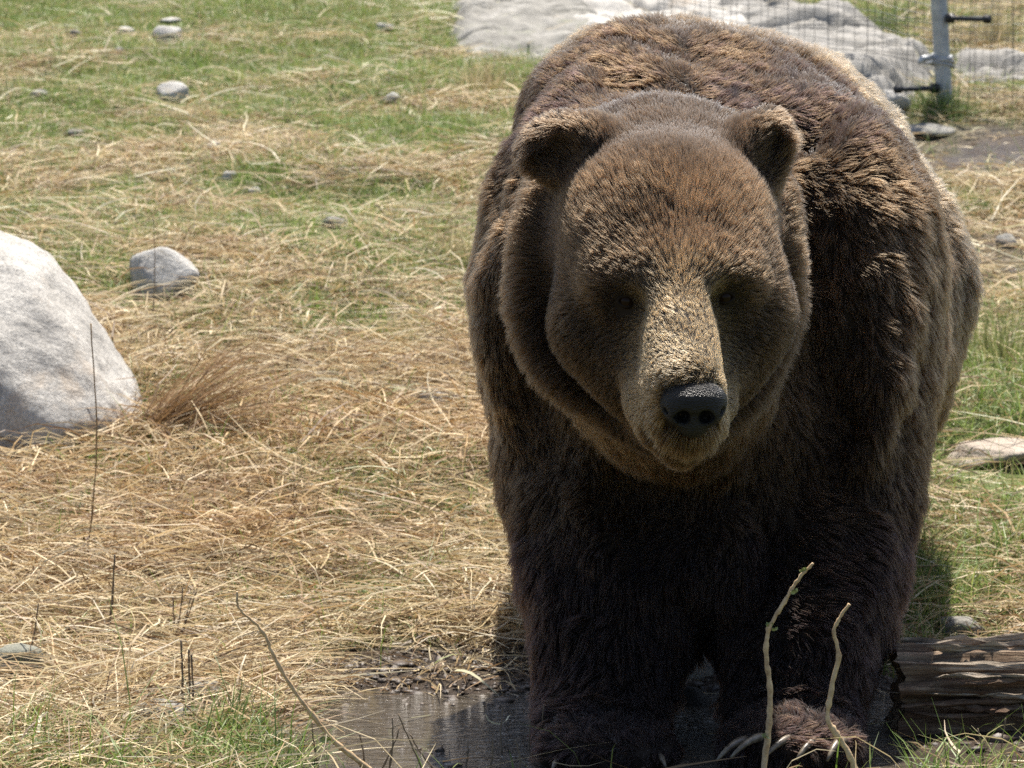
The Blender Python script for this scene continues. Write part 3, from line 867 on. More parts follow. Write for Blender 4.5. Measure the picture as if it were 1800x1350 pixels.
# ------------------------------------------------------------------ the bear
class Field:
    def __init__(self, lo, hi, h):
        self.lo = np.array(lo, float); self.h = h
        self.n = np.ceil((np.array(hi) - self.lo) / h).astype(int) + 1
        self.D = np.full(self.n, 0.3, np.float32)
        self.ax = [self.lo[k] + h * np.arange(self.n[k]) for k in range(3)]
    def block(self, lo, hi):
        s = []
        for k in range(3):
            a = int(np.clip(math.floor((lo[k] - self.lo[k]) / self.h), 0, self.n[k]))
            b = int(np.clip(math.ceil((hi[k] - self.lo[k]) / self.h) + 1, 0, self.n[k]))
            s.append(slice(a, b))
        X = self.ax[0][s[0]][:, None, None].astype(np.float32)
        Y = self.ax[1][s[1]][None, :, None].astype(np.float32)
        Z = self.ax[2][s[2]][None, None, :].astype(np.float32)
        return tuple(s), X, Y, Z
    def union(self, s, d, k):
        c = self.D[s]
        h = np.clip(0.5 + 0.5 * (c - d) / k, 0, 1)
        self.D[s] = c * (1 - h) + d * h - k * h * (1 - h)
    def carve(self, s, d, k):
        c = self.D[s]
        h = np.clip(0.5 - 0.5 * (c + d) / k, 0, 1)
        self.D[s] = c * (1 - h) - d * h + k * h * (1 - h)
    def ell(self, c, r, k=0.05, rot=None, carve=False):
        c = np.asarray(c, float); r = np.asarray(r, float) * np.ones(3)
        m = r.max() + 0.14
        s, X, Y, Z = self.block(c - m, c + m)
        x, y, z = X - c[0], Y - c[1], Z - c[2]
        if rot is not None:                      # rows of rot are the local axes
            R = np.asarray(rot, float)
            x, y, z = (R[0][0] * x + R[0][1] * y + R[0][2] * z, R[1][0] * x + R[1][1] * y + R[1][2] * z,
                       R[2][0] * x + R[2][1] * y + R[2][2] * z)
        k0 = np.sqrt((x / r[0]) ** 2 + (y / r[1]) ** 2 + (z / r[2]) ** 2)
        k1 = np.sqrt((x / r[0] ** 2) ** 2 + (y / r[1] ** 2) ** 2 + (z / r[2] ** 2) ** 2) + 1e-6
        d = (k0 * (k0 - 1) / k1).astype(np.float32)
        (self.carve if carve else self.union)(s, d, k)
    def cone(self, a, b, ra, rb, k=0.05, carve=False):
        a = np.asarray(a, float); b = np.asarray(b, float)
        m = max(ra, rb) + 0.14
        s, X, Y, Z = self.block(np.minimum(a, b) - m, np.maximum(a, b) + m)
        ab = b - a
        t = np.clip(((X - a[0]) * ab[0] + (Y - a[1]) * ab[1] + (Z - a[2]) * ab[2]) / (ab @ ab), 0, 1)
        d = np.sqrt((X - a[0] - t * ab[0]) ** 2 + (Y - a[1] - t * ab[1]) ** 2 + (Z - a[2] - t * ab[2]) ** 2) - (ra + (rb - ra) * t)
        (self.carve if carve else self.union)(s, d.astype(np.float32), k)
    def chain(self, pts, radii, k=0.03, sub=3):
        pts = np.asarray(pts, float); radii = np.asarray(radii, float) * np.ones(len(pts))
        tt = np.linspace(0, len(pts) - 1, (len(pts) - 1) * sub + 1)
        q = catmull(pts, tt); r = np.interp(tt, np.arange(len(pts)), radii)
        # one smooth union for the whole chain, so its own joints add no bulges
        m = r.max() + 0.14
        s, X, Y, Z = self.block(q.min(0) - m, q.max(0) + m)
        d = None
        for i in range(len(q) - 1):
            ab = q[i + 1] - q[i]
            t = np.clip(((X - q[i][0]) * ab[0] + (Y - q[i][1]) * ab[1] + (Z - q[i][2]) * ab[2]) / (ab @ ab), 0, 1)
            e = np.sqrt((X - q[i][0] - t * ab[0]) ** 2 + (Y - q[i][1] - t * ab[1]) ** 2 + (Z - q[i][2] - t * ab[2]) ** 2) - (r[i] + (r[i + 1] - r[i]) * t)
            d = e if d is None else np.minimum(d, e)
        self.union(s, d.astype(np.float32), k)
    def sample(self, A, p):
        g = (np.asarray(p) - self.lo) / self.h
        i = np.clip(np.floor(g).astype(int), 0, self.n - 2)
        f = np.clip(g - i, 0, 1)
        o = 0
        for dx in (0, 1):
            for dy in (0, 1):
                for dz in (0, 1):
                    w = (f[:, 0] if dx else 1 - f[:, 0]) * (f[:, 1] if dy else 1 - f[:, 1]) * (f[:, 2] if dz else 1 - f[:, 2])
                    o = o + w * A[i[:, 0] + dx, i[:, 1] + dy, i[:, 2] + dz]
        return o
    def normals(self, p):
        e = self.h
        g = np.stack([self.sample(self.D, p + np.eye(3)[k] * e) - self.sample(self.D, p - np.eye(3)[k] * e) for k in range(3)], -1)
        return g / (np.linalg.norm(g, axis=1)[:, None] + 1e-9)
    def surface(self):
        """naive surface nets: vertices and quads"""
        D = self.D
        ins = D < 0
        nx, ny, nz = D.shape
        cnt = np.zeros((nx - 1, ny - 1, nz - 1), np.int8)
        for dx in (0, 1):
            for dy in (0, 1):
                for dz in (0, 1):
                    cnt += ins[dx:nx - 1 + dx, dy:ny - 1 + dy, dz:nz - 1 + dz]
        act = (cnt > 0) & (cnt < 8)
        idx = np.full(act.shape, -1, np.int64)
        c = np.argwhere(act)
        idx[act] = np.arange(len(c))
        acc = np.zeros((len(c), 3)); w = np.zeros(len(c))
        corners = [(a, b, d) for a in (0, 1) for b in (0, 1) for d in (0, 1)]
        for p in corners:
            for k in range(3):
                if p[k] == 0:
                    q = list(p); q[k] = 1
                    va = D[c[:, 0] + p[0], c[:, 1] + p[1], c[:, 2] + p[2]]
                    vb = D[c[:, 0] + q[0], c[:, 1] + q[1], c[:, 2] + q[2]]
                    x = (va < 0) != (vb < 0)
                    t = np.where(x, va / np.where(x, va - vb, 1), 0)
                    pt = np.tile(np.array(p, float), (len(c), 1)); pt[:, k] += t
                    acc[x] += pt[x]; w[x] += 1
        V = self.lo + self.h * (c + acc / w[:, None])
        F = []
        for k in range(3):
            a = [slice(None)] * 3; b = [slice(None)] * 3
            a[k] = slice(0, -1); b[k] = slice(1, None)
            A, B = ins[tuple(a)], ins[tuple(b)]
            e = np.argwhere(A != B)
            o1, o2 = (k + 1) % 3, (k + 2) % 3
            ok = (e[:, o1] > 0) & (e[:, o2] > 0) & (e[:, o1] < D.shape[o1] - 1) & (e[:, o2] < D.shape[o2] - 1)
            e = e[ok]
            flip = A[e[:, 0], e[:, 1], e[:, 2]]
            u = np.eye(3, dtype=int)[o1]; v = np.eye(3, dtype=int)[o2]
            quad = []
            for off in (u * 0, u, u + v, v):
                g = e - (u + v) + off
                quad.append(idx[g[:, 0], g[:, 1], g[:, 2]])
            quad = np.stack(quad, 1)
            quad[~flip] = quad[~flip][:, ::-1]
            F.append(quad)
        return V, np.concatenate(F)

def frame(nrm, up):
    n = np.asarray(nrm, float); n /= np.linalg.norm(n)
    x = np.cross(up, n); x /= np.linalg.norm(x)
    return np.stack([x, np.cross(n, x), n])

B = Field((-0.25, 5.25, -0.06), (1.12, 8.35, 1.42), 0.0095)
# trunk
B.ell(P(1290, 560, 7.05), (0.425, 0.62, 0.42), 0.10)
B.ell(P(1345, 560, 7.55), (0.400, 0.48, 0.40), 0.12)               # hindquarters
B.ell(P(1440, 500, 7.20), (0.285, 0.55, 0.36), 0.12)               # near flank bulge
B.ell(P(1125, 220, 6.78), (0.225, 0.34, 0.200), 0.14)              # shoulder hump
B.ell(P(1310, 225, 7.05), (0.25, 0.55, 0.180), 0.14)               # back
B.ell(P(1010, 480, 6.52), (0.175, 0.27, 0.30), 0.10)               # shoulder by the grass
B.ell(P(1500, 470, 6.56), (0.150, 0.26, 0.30), 0.09)               # shoulder by the log
B.ell(P(1240, 760, 6.42), (0.27, 0.26, 0.30), 0.10)                # chest
# neck
B.cone(P(1150, 440, 6.55), P(1160, 425, 5.96), 0.27, 0.235, 0.12)
B.ell(P(1150, 530, 5.97), (0.235, 0.14, 0.225), 0.06)
B.ell(P(1190, 640, 6.10), (0.17, 0.20, 0.20), 0.08)
# fore legs
B.chain([P(1000, 560, 6.46), P(1025, 800, 6.36), P(1055, 1000, 6.26), P(1075, 1160, 6.17), P(1068, 1260, 6.12)],
        [0.165, 0.150, 0.138, 0.116, 0.105], 0.07)
B.chain([P(1505, 560, 6.50), P(1490, 800, 6.38), P(1450, 1000, 6.26), P(1408, 1160, 6.15), P(1395, 1260, 6.10)],
        [0.150, 0.146, 0.142, 0.126, 0.110], 0.07)
B.ell(P(1238, 985, 6.24), (0.15, 0.13, 0.13), 0.07)                # elbows and hanging chest
B.ell(P(1176, 1100, 6.20), (0.042, 0.08, 0.070), 0.04)
B.ell(P(1294, 1105, 6.20), (0.042, 0.08, 0.070), 0.04)
# paws
B.ell(P(1058, 1300, 6.03), (0.110, 0.15, 0.058), 0.05)
B.ell(P(1385, 1295, 6.00), (0.112, 0.15, 0.060), 0.05)
for u, v, Y in ((975, 1325, 5.95), (1025, 1334, 5.915), (1075, 1337, 5.905), (1125, 1332, 5.92), (1160, 1322, 5.96)):
    B.ell(P(u, v, Y), (0.030, 0.05, 0.032), 0.03)
for u, v, Y in ((1300, 1315, 5.95), (1340, 1322, 5.92), (1390, 1324, 5.91), (1440, 1318, 5.92), (1485, 1310, 5.95)):
    B.ell(P(u, v, Y), (0.030, 0.05, 0.032), 0.03)
# hind legs
for u, z0 in ((1130, 0), (1495, 0)):
    X = (u - CX) / FPX * 7.5
    g = float(ground_z(X, 7.45))
    B.chain([(X, 7.60, 0.60), (X, 7.42, 0.38), (X, 7.62, 0.20 + g), (X, 7.52, 0.07 + g)], [0.20, 0.16, 0.11, 0.10], 0.08)
    B.ell((X, 7.40, 0.05 + g), (0.10, 0.19, 0.065), 0.05)
B.ell((0.52, 8.12, 0.92), (0.05, 0.06, 0.07), 0.05)                # tail
# skull and face
B.ell(P(1172, 405, 5.775), (0.182, 0.165, 0.165), 0.05)            # cranium
B.ell(P(1180, 458, 5.680), (0.152, 0.105, 0.095), 0.06)              # forehead
B.ell(P(1074, 562, 5.735), (0.098, 0.10, 0.110), 0.05)              # cheeks
B.ell(P(1298, 548, 5.735), (0.092, 0.10, 0.105), 0.05)
B.ell(P(1126, 655, 5.70), (0.076, 0.08, 0.078), 0.05)
B.ell(P(1262, 645, 5.70), (0.066, 0.08, 0.074), 0.05)
B.ell(P(1110, 490, 5.622), (0.066, 0.055, 0.042), 0.06)            # brows
B.ell(P(1260, 484, 5.622), (0.062, 0.055, 0.042), 0.06)
B.cone(P(1188, 508, 5.612), P(1203, 668, 5.462), 0.076, 0.065, 0.06)   # bridge of the snout
B.ell(P(1196, 712, 5.505), (0.072, 0.082, 0.060), 0.04)            # upper lips
B.cone(P(1140, 560, 5.645), P(1160, 700, 5.560), 0.060, 0.056, 0.06)
B.cone(P(1262, 560, 5.655), P(1250, 700, 5.575), 0.046, 0.046, 0.05)
B.ell(P(1200, 744, 5.494), (0.070, 0.064, 0.038), 0.025)
B.cone(P(1200, 760, 5.520), P(1180, 705, 5.76), 0.042, 0.085, 0.03)   # lower jaw
B.ell(P(1096, 538, 5.550), (0.034, 0.022, 0.018), 0.035, carve=True)  # eye hollows
B.ell(P(1280, 532, 5.550), (0.032, 0.022, 0.018), 0.035, carve=True)
B.ell(P(1076, 600, 5.535), (0.028, 0.045, 0.050), 0.06, carve=True)    # hollows beside the snout
B.ell(P(1308, 605, 5.540), (0.026, 0.05, 0.060), 0.06, carve=True)
def on_bear(u, v, y0=5.3, y1=6.2):
    Y = np.linspace(y0, y1, 500)
    pts_ = np.array([P(u, v, t) for t in Y])
    d = B.sample(B.D, pts_)
    k = np.argmax(d < 0) if (d < 0).any() else len(Y) - 1
    return pts_[k]
MOUTH = np.array([on_bear(u, v) for u, v in ((1142, 758), (1160, 774), (1182, 783), (1212, 788), (1242, 782), (1262, 762))])
for i in range(5):
    B.cone(MOUTH[i], MOUTH[i + 1], 0.0055, 0.0055, 0.008, carve=True)
# ruff folds round the face
B.chain([P(965, 330, 5.90), P(938, 420, 5.88), P(932, 520, 5.87), P(950, 600, 5.86), P(988, 658, 5.84), P(1048, 702, 5.82), P(1114, 738, 5.80), P(1180, 765, 5.78)],
        [0.014, 0.026, 0.031, 0.029, 0.031, 0.027, 0.029, 0.025], 0.045)
B.chain([P(1362, 350, 5.90), P(1376, 440, 5.87), P(1377, 530, 5.86), P(1358, 605, 5.85), P(1322, 668, 5.83), P(1281, 718, 5.80), P(1240, 758, 5.77)],
        [0.014, 0.024, 0.028, 0.027, 0.030, 0.027, 0.025], 0.045)
B.ell(P(1165, 318, 5.93), (0.150, 0.14, 0.110), 0.09)              # nape
# ears: cupped discs
EARS = []
for (u, v, Y, rx, rz, nrm, up) in ((983, 258, 5.82, 0.080, 0.058, (-0.45, -1.0, 0.15), (-0.22, 0.1, 1)),
                                   (1344, 262, 5.82, 0.052, 0.078, (0.50, -1.0, 0.15), (0.42, 0.1, 1))):
    c = P(u, v, Y); R = frame(nrm, up)
    B.ell(c - R[2] * 0.004, (rx, rz, 0.034), 0.040, R)
    B.ell(c + R[2] * 0.036 - R[1] * 0.012, (rx * 0.62, rz * 0.66, 0.034), 0.022, R, carve=True)
    EARS.append((c, R, rx, rz))
B.ell(P(1056, 262, 5.815), (0.024, 0.03, 0.036), 0.05)
B.ell(P(1305, 268, 5.825), (0.016, 0.03, 0.036), 0.05)
# folds of hide on the shoulders and nape
for pts, r in (([P(1500, 300, 6.46), P(1560, 400, 6.42), P(1590, 500, 6.42), P(1605, 600, 6.40)], 0.032),
               ([P(1470, 420, 6.38), P(1515, 500, 6.34), P(1535, 580, 6.30), P(1520, 680, 6.26)], 0.036),
               ([P(1570, 560, 6.30), P(1560, 680, 6.24), P(1530, 790, 6.20)], 0.030),
               ([P(1640, 330, 6.95), P(1672, 450, 6.95), P(1668, 600, 6.95)], 0.035),
               ([P(880, 420, 6.30), P(865, 560, 6.30), P(880, 700, 6.28)], 0.028),
               ([P(930, 330, 6.35), P(960, 240, 6.42), P(1010, 170, 6.52)], 0.026),
               ([P(1010, 860, 6.24), P(1060, 980, 6.16), P(1130, 1040, 6.13)], 0.030)):
    B.chain(pts, [r * 0.1] + [r * 0.62] * (len(pts) - 2) + [r * 0.1], 0.085)
# uneven hide, flat on the face
gx, gy, gz = np.meshgrid(B.ax[0], B.ax[1], B.ax[2], indexing='ij')
band = np.abs(B.D) < 0.05
q = np.stack([gx[band], gy[band], gz[band]], -1)
body_w = smooth(5.85, 6.2, q[:, 1])
B.D[band] += (body_w * (0.020 * fbm(q * 6.5, 41, 3) + 0.013 * fbm(q * np.array([15, 15, 7.0]), 44, 2)) + 0.003 * fbm(q * 14, 47, 2)).astype(np.float32)
del gx, gy, gz, band, q, body_w
bv, bf = B.surface()

def srgb(r, g, b):
    c = np.array([r, g, b], float) / 255
    return np.where(c <= 0.04045, c / 12.92, ((c + 0.055) / 1.055) ** 2.4)

skin = NT('hide', 0.8, 0.2); skin.color((0.018, 0.012, 0.008))
bear = empty('brown_bear', (P(1230, 1300, 6.3)[0], 6.3, 0.0))
tag(bear, 'huge dark brown bear walking head down out of the puddle', 'bear')
BO = np.array(bear.location)
body = mesh_obj('body', bv - BO, bf, skin.m, bear)

# fur -------------------------------------------------------------
tri = np.concatenate([bf[:, [0, 1, 2]], bf[:, [0, 2, 3]]])
A, Bq, Cq = bv[tri[:, 0]], bv[tri[:, 1]], bv[tri[:, 2]]
fn = np.cross(Bq - A, Cq - A)
area = np.linalg.norm(fn, axis=1) * 0.5
fn = fn / (2 * area[:, None] + 1e-12)
cen = (A + Bq + Cq) / 3
NOSE = P(1215, 715, 5.42); MUZ = P(1203, 700, 5.49); BROW = P(1186, 515, 5.555); HEADC = P(1178, 470, 5.76)
EYES = [on_bear(1103, 530) + np.array([0, 0.004, 0]), on_bear(1273, 523) + np.array([0, 0.004, 0])]

def head_w(p):
    """1 on the face, 0 on the trunk"""
    return smooth(0.36, 0.25, np.linalg.norm((p - P(1180, 500, 5.70)) * np.array([1, 0.9, 0.9]), axis=1)) * smooth(5.95, 5.85, p[:, 1])

view = np.array([0, 0, CAM_Z]) - cen
view /= np.linalg.norm(view, axis=1)[:, None]
facing = (fn * view).sum(1)
hw = head_w(cen)
dens = 1.0 + 2.2 * hw + 2.0 * smooth(0.16, 0.09, np.linalg.norm(cen - MUZ, axis=1))
dens *= np.where(facing > -0.35, 1.0, 0.22) * np.where(cen[:, 1] > 7.3, 0.6, 1)
dens *= (cen[:, 2] > 0.012)
for e in EYES:
    dens *= np.linalg.norm(cen - e, axis=1) > 0.0175
for m_ in catmull(MOUTH, np.linspace(0, 5, 26)):
    dens *= np.linalg.norm(cen - m_, axis=1) > 0.0085
dnose = (cen - NOSE)
dens *= ~((np.abs(dnose[:, 0] - 0.003) < 0.040) & (np.abs(dnose[:, 2] - 0.003) < 0.033) & (cen[:, 1] < NOSE[1] + 0.055))
NH = 560000
cdf = np.cumsum(area * dens); cdf /= cdf[-1]
ti = np.searchsorted(cdf, rng.random(NH))
r1 = np.sqrt(rng.random(NH))[:, None]; r2 = rng.random(NH)[:, None]
root = A[ti] * (1 - r1) + Bq[ti] * r1 * (1 - r2) + Cq[ti] * r1 * r2
nor = B.normals(root)
hw = head_w(root)
# direction of the coat
flow = np.stack([0.35 * np.tanh((root[:, 0] - P(1200, 500, 6.5)[0]) / 0.12) * smooth(0.75, 1.15, root[:, 2]), 0.55 * np.ones(NH) * smooth(0.5, 1.1, root[:, 2]) + 0.05, -1.0 * np.ones(NH)], 1)
flow[:, 2] *= 1 - 0.92 * smooth(0.25, 0.75, nor[:, 2])
flow[:, 1] += 0.5 * smooth(0.25, 0.75, nor[:, 2])
fl = flow / np.linalg.norm(flow, axis=1)[:, None]
head_on = smooth(0.35, 0.8, -(fl * nor).sum(1))
side_x = np.tanh((root[:, 0] - P(1215, 500, 6.5)[0]) / 0.05)
flow = flow + (1.5 * head_on)[:, None] * np.stack([side_x, 0.1 * np.ones(NH), -0.35 * np.ones(NH)], 1)
away = root - (NOSE + np.array([0, 0.03, 0.0]))
away /= np.linalg.norm(away, axis=1)[:, None]
away[:, 1] *= 0.8
rad = root - BROW
rad /= np.linalg.norm(rad, axis=1)[:, None] + 1e-6
onface = smooth(0.05, 0.20, np.linalg.norm(root - MUZ, axis=1))[:, None]
fdir = away * (1 - 0.45 * onface) + rad * 0.45 * onface
fdir = fdir + np.array([0, 0, -0.35]) * (smooth(0.0, 0.12, np.abs(root[:, 0] - BROW[0])) * smooth(BROW[2] + 0.03, BROW[2] - 0.05, root[:, 2]))[:, None]
flow = flow * (1 - hw[:, None]) + fdir * 1.6 * hw[:, None]
sw = np.stack([fbm(root * 5, 61, 2), fbm(root * 5, 62, 2), fbm(root * 5, 63, 2)], 1)
sw2 = np.stack([fbm(root * 22, 64, 2), fbm(root * 22, 65, 2), fbm(root * 22, 66, 2)], 1)
flow = flow + sw * (0.38 - 0.18 * hw[:, None]) + sw2 * (0.62 - 0.30 * hw[:, None]) + rng.normal(0, 0.16, (NH, 3))
tan = flow - nor * (flow * nor).sum(1)[:, None]
tan /= np.linalg.norm(tan, axis=1)[:, None] + 1e-9
# length
dm = np.linalg.norm(root - MUZ, axis=1)
Lh = 0.010 + 0.014 * smooth(0.10, 0.26, dm) + 0.012 * smooth(0.24, 0.34, dm)
Lb = 0.040 + 0.014 * smooth(0.5, 0.25, root[:, 2]) - 0.02 * smooth(0.10, 0.03, root[:, 2])
L = Lh * hw + Lb * (1 - hw)
chin = smooth(0.09, 0.03, np.linalg.norm(root - P(1200, 785, 5.55), axis=1))
L = L + 0.013 * chin + 0.013 * smooth(0.0, 0.25, hw) * smooth(0.75, 0.4, hw)
inner = np.zeros(NH)
for c, R, rx, rz in EARS:
    d = (root - c) @ R.T
    m = smooth(1.25, 1.0, np.sqrt((d[:, 0] / rx) ** 2 + (d[:, 1] / rz) ** 2)) * smooth(0.07, 0.045, np.abs(d[:, 2]))
    cup = smooth(0.85, 0.45, np.sqrt((d[:, 0] / rx) ** 2 + (d[:, 1] / rz) ** 2))
    L = L * (1 - m) + (0.022 + 0.020 * cup) * m
    inner = np.maximum(inner, m)
deye = np.min([np.linalg.norm(root - e, axis=1) for e in EYES], axis=0)
mdist = np.min([np.linalg.norm(root - m_, axis=1) for i in range(5) for m_ in (MOUTH[i], 0.5 * (MOUTH[i] + MOUTH[i + 1]))], axis=0)
L = L * (0.3 + 0.7 * smooth(0.006, 0.022, mdist))
L = L * (0.3 + 0.7 * smooth(0.012, 0.05, deye)) * rng.uniform(0.6, 1.2, NH)
lift = np.radians(26 + 12 * (1 - hw) + 10 * inner) * rng.uniform(0.6, 1.3, NH)
K = 5
s = np.linspace(0, 1, K)[None, :, None]
ca, sa = np.cos(lift)[:, None, None], np.sin(lift)[:, None, None]
pts = root[:, None, :] - nor[:, None, :] * 0.0006 + L[:, None, None] * (tan[:, None, :] * ca * s + nor[:, None, :] * sa * (s - 0.35 * s * s) + np.array([0, 0, -0.10])[None, None] * s * s)
# locks: the hair tips gather towards guide hairs
ng = NH // 16
guides = rng.choice(NH, ng, replace=False)
kd = kdtree.KDTree(ng)
for i, g in enumerate(guides):
    kd.insert(root[g], i)
kd.balance()
near = np.array([kd.find(c)[1] for c in root.tolist()])
gp = pts[guides][near]
wet = smooth(0.30, 0.08, root[:, 2])
cl = (0.42 + 0.08 * (1 - hw) + 0.30 * wet) * rng.uniform(0.5, 1.2, NH)
ok = np.linalg.norm(root[guides][near] - root, axis=1) < 0.03
w = np.clip(cl, 0, 0.9)[:, None, None] * ok[:, None, None] * s ** 1.3
pts = pts * (1 - w) + gp * w
radius = (0.00036 + 0.00020 * (1 - hw))[:, None] * np.array([1.0, 1.0, 0.85, 0.6, 0.22])[None]
# colour of the coat (pale snout, tan-tipped back, dark legs; shade painted on legs, cheeks, round eyes)
dark = np.array([0.0095, 0.0050, 0.0025]); brown = np.array([0.047, 0.0262, 0.0125]); face = np.array([0.045, 0.0265, 0.0138])
tanc = np.array([0.115, 0.082, 0.050]); snoutc = np.array([0.155, 0.100, 0.050]); earc = np.array([0.038, 0.023, 0.013])
n1 = fbm(root * 4.5, 71, 3)[:, None]
cb = brown * (1 + 0.5 * n1)
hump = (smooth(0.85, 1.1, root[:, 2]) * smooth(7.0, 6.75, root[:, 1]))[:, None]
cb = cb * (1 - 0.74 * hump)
legw = smooth(0.66, 0.32, root[:, 2])[:, None]  # dark leg fur, deepened to paint in the shade below the shoulders
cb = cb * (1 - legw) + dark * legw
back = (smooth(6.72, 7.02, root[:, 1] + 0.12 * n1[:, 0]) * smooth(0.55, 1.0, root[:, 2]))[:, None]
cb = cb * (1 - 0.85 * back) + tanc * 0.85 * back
cf = face * (1 + 0.25 * n1)
hu, hv = proj(root)
cheek = (smooth(500, 600, hv) * smooth(0.05, 0.10, np.abs(root[:, 0] - P(1196, 600, 5.6)[0])))[:, None]  # shade beside the snout, painted into the cheek fur
crown = smooth(350, 250, hv)[:, None]
cf = cf * (1 - 0.50 * cheek) * (1 - 0.60 * crown)
cf = cf * (1 - 0.7 * smooth(0.060, 0.015, np.min([np.linalg.norm(root - e, axis=1) for e in EYES], axis=0))[:, None])  # brow shadow painted into the fur round the eyes
snw = smooth(775, 735, hv)[:, None] * (smooth(0.21, 0.06, np.linalg.norm((root - P(1205, 660, 5.48)) * np.array([1.35, 1, 0.8]), axis=1)))[:, None]
cf = cf * (1 - snw) + snoutc * snw
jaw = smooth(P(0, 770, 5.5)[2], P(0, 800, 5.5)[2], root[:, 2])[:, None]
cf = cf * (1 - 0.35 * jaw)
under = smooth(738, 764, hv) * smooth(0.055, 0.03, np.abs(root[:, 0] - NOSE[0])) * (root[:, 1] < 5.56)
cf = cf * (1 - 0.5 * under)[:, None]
md = np.min([np.linalg.norm(root - m_, axis=1) for i in range(5) for m_ in (MOUTH[i], 0.5 * (MOUTH[i] + MOUTH[i + 1]))], axis=0)
cf = cf * (1 - 0.8 * smooth(0.018, 0.009, md))[:, None]
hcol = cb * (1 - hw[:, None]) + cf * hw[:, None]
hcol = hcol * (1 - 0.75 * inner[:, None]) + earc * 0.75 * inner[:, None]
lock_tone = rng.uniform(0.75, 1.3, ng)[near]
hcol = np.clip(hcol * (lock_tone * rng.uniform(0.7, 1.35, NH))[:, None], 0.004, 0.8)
wetc = smooth(0.22, 0.05, root[:, 2])

fur = NT('fur')
ht = fur.t
ht.nodes.remove(fur.b)
hb = fur.n('ShaderNodeBsdfHairPrincipled', parametrization='COLOR')
hb.inputs['IOR'].default_value = 1.28
hb.inputs['Roughness'].default_value = 0.56
hb.inputs['Radial Roughness'].default_value = 0.55
at = fur.n('ShaderNodeAttribute', attribute_name='hair_tint')
ci = fur.n('ShaderNodeHairInfo')
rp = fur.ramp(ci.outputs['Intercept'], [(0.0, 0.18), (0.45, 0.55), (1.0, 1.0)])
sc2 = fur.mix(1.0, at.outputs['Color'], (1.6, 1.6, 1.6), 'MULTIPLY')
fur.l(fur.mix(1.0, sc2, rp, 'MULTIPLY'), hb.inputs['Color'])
fur.l(hb.outputs[0], ht.nodes['Material Output'].inputs['Surface'])

hc = bpy.data.hair_curves.new('fur')
hc.add_curves([K] * NH)
hc.attributes['position'].data.foreach_set('vector', (pts - BO).astype(np.float32).ravel())
ra = hc.attributes.get('radius') or hc.attributes.new('radius', 'FLOAT', 'POINT')
ra.data.foreach_set('value', radius.astype(np.float32).ravel())
ha = hc.attributes.new('hair_tint', 'FLOAT_COLOR', 'CURVE')
c4 = np.ones((NH, 4), np.float32); c4[:, :3] = hcol
ha.data.foreach_set('color', c4.ravel())
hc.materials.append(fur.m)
fo = bpy.data.objects.new('fur', hc)
fo.parent = bear
col.objects.link(fo)

# nose leather with nostrils
N = Field(NOSE - 0.09, NOSE + 0.09, 0.0028)
nc = P(1218, 712, 5.415)
Rn = frame((0.08, -0.95, 0.25), (0, 0, 1))
N.ell(nc, (0.051, 0.027, 0.038), 0.012, Rn)
N.ell(nc + np.array([0.002, -0.002, 0.013]), (0.047, 0.034, 0.027), 0.025)
N.ell(nc + np.array([0.0, 0.004, -0.030]), (0.026, 0.028, 0.024), 0.02)
N.ell(nc + np.array([-0.024, -0.012, -0.010]), (0.020, 0.020, 0.020), 0.012)
N.ell(nc + np.array([0.027, -0.012, -0.010]), (0.020, 0.020, 0.020), 0.012)
for sx in (-1, 1):
    c = nc + np.array([0.001 + 0.018 * sx, -0.030, -0.016])
    N.ell(c, (0.0110, 0.026, 0.0115), 0.006, carve=True)
    N.cone(c + np.array([0.004 * sx, 0.006, 0]), c + np.array([0.026 * sx, 0.012, 0.011]), 0.0075, 0.0045, 0.005, carve=True)
N.cone(nc + np.array([0.0, -0.034, -0.012]), nc + np.array([0, -0.026, -0.055]), 0.0036, 0.003, 0.004, carve=True)
nv, nf = N.surface()
leather = NT('nose_leather', 0.40, 0.3)
oc = leather.coord()
leather.color(leather.ramp(leather.noise(oc, 160, 4), [(0.3, (0.004, 0.0035, 0.0035)), (0.75, (0.012, 0.011, 0.011))]))
vor = leather.n('ShaderNodeTexVoronoi', i_Scale=420.0)
leather.l(oc, vor.inputs['Vector'])
leather.bump(vor.outputs['Distance'], 0.8, 0.003)
mesh_obj('nose', nv - BO, nf, leather.m, bear)

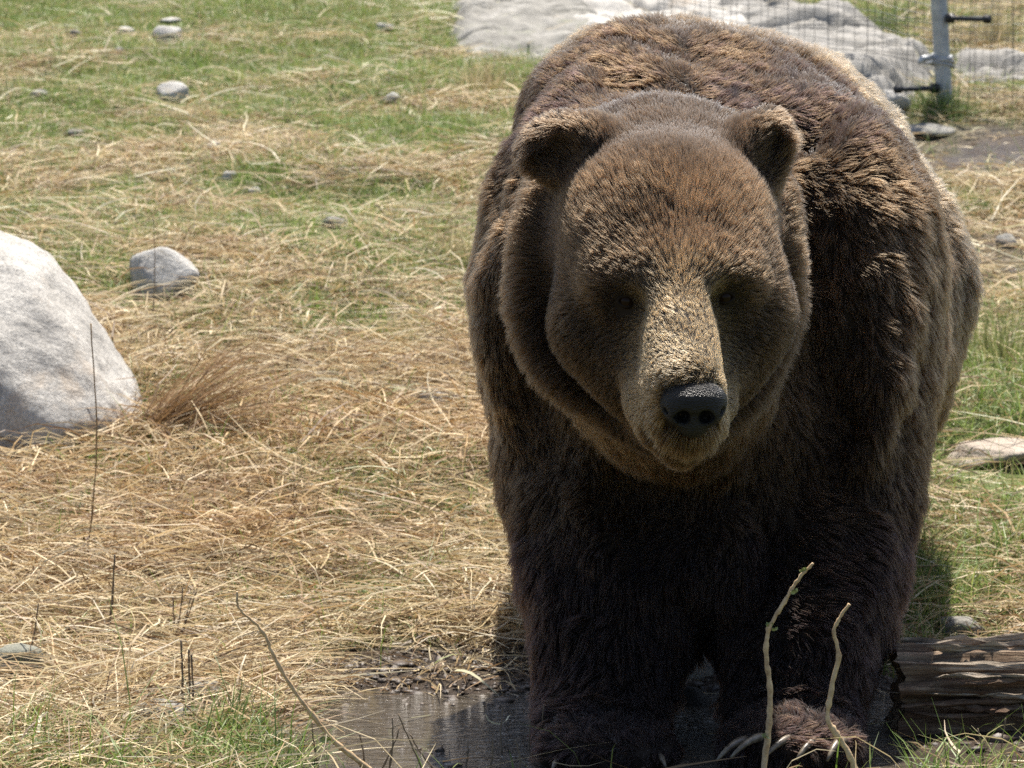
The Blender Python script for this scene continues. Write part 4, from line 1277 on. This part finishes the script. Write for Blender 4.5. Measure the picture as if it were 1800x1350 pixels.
# eyes
eye_m = NT('eye', 0.12, 0.10); eye_m.color((0.016, 0.008, 0.004))
lid_m = NT('eyelid', 0.6, 0.1); lid_m.color((0.014, 0.009, 0.006))
th = np.linspace(0, math.pi, 13); ph = np.linspace(0, 2 * math.pi, 25)[:-1]
for e in EYES:
    c = e + np.array([0, 0.001, 0.0])
    V = [c + 0.0135 * np.array([math.sin(a) * math.cos(b), math.sin(a) * math.sin(b), math.cos(a)]) for a in th for b in ph]
    F = [(i * 24 + j, (i + 1) * 24 + j, (i + 1) * 24 + (j + 1) % 24, i * 24 + (j + 1) % 24) for i in range(12) for j in range(24)]
    eo = mesh_obj('eye', np.array(V) - BO, F, eye_m.m, bear)
    a = np.linspace(0, 2 * math.pi, 25)
    ring = [c + np.array([0.0160 * math.cos(t), -0.0095 + 0.005 * abs(math.cos(t)), 0.0090 * math.sin(t) + 0.001]) for t in a]
    v, f = tube(ring, 0.0032, 6)
    mesh_obj('eyelid', np.array(v) - BO, f, lid_m.m, eo)

tt = np.linspace(0, 5, 31)
lv = catmull(MOUTH + np.array([0, -0.003, -0.001]), tt)
v, f = tube(lv, 0.0048 * (0.35 + 0.65 * np.sin(np.pi * tt / 5)), 8)
mesh_obj('lip', np.array(v) - BO, f, lid_m.m, bear)

# claws
claw_m = NT('claw', 0.35, 0.5)
oc = claw_m.coord()
claw_m.color(claw_m.ramp(claw_m.noise(oc, 60, 5), [(0.3, (0.045, 0.032, 0.02)), (0.7, (0.20, 0.165, 0.115))]))
claw_m.bump(claw_m.noise(oc, 200, 3), 0.3, 0.001)
def claw(a, b, c, r):
    t = np.linspace(0, 1, 10)[:, None]
    p = (1 - t) ** 2 * a + 2 * t * (1 - t) * b + t ** 2 * c
    v, f = tube(p, r * np.linspace(1, 0.12, 10) ** 0.7, 8)
    mesh_obj('claw', np.array(v) - BO, f, claw_m.m, bear)
for u, v, du in ((1312, 1302, -38), (1345, 1296, -46), (1402, 1296, -44), (1440, 1300, -26), (1476, 1302, -8)):
    Y = 5.865
    claw(P(u + 14, v + 4, Y + 0.06), P(u + du * 0.45, v - 12, Y - 0.010), P(u + du - 14, v + 36, Y - 0.040), 0.0112)
for u, v, du in ((985, 1330, -14), (1030, 1338, -8), (1078, 1340, 2), (1122, 1336, 10), (1156, 1326, 14)):
    claw(P(u, v + 4, 5.925), P(u + du * 0.5, v + 2, 5.885), P(u + du, v + 22, 5.865), 0.009)
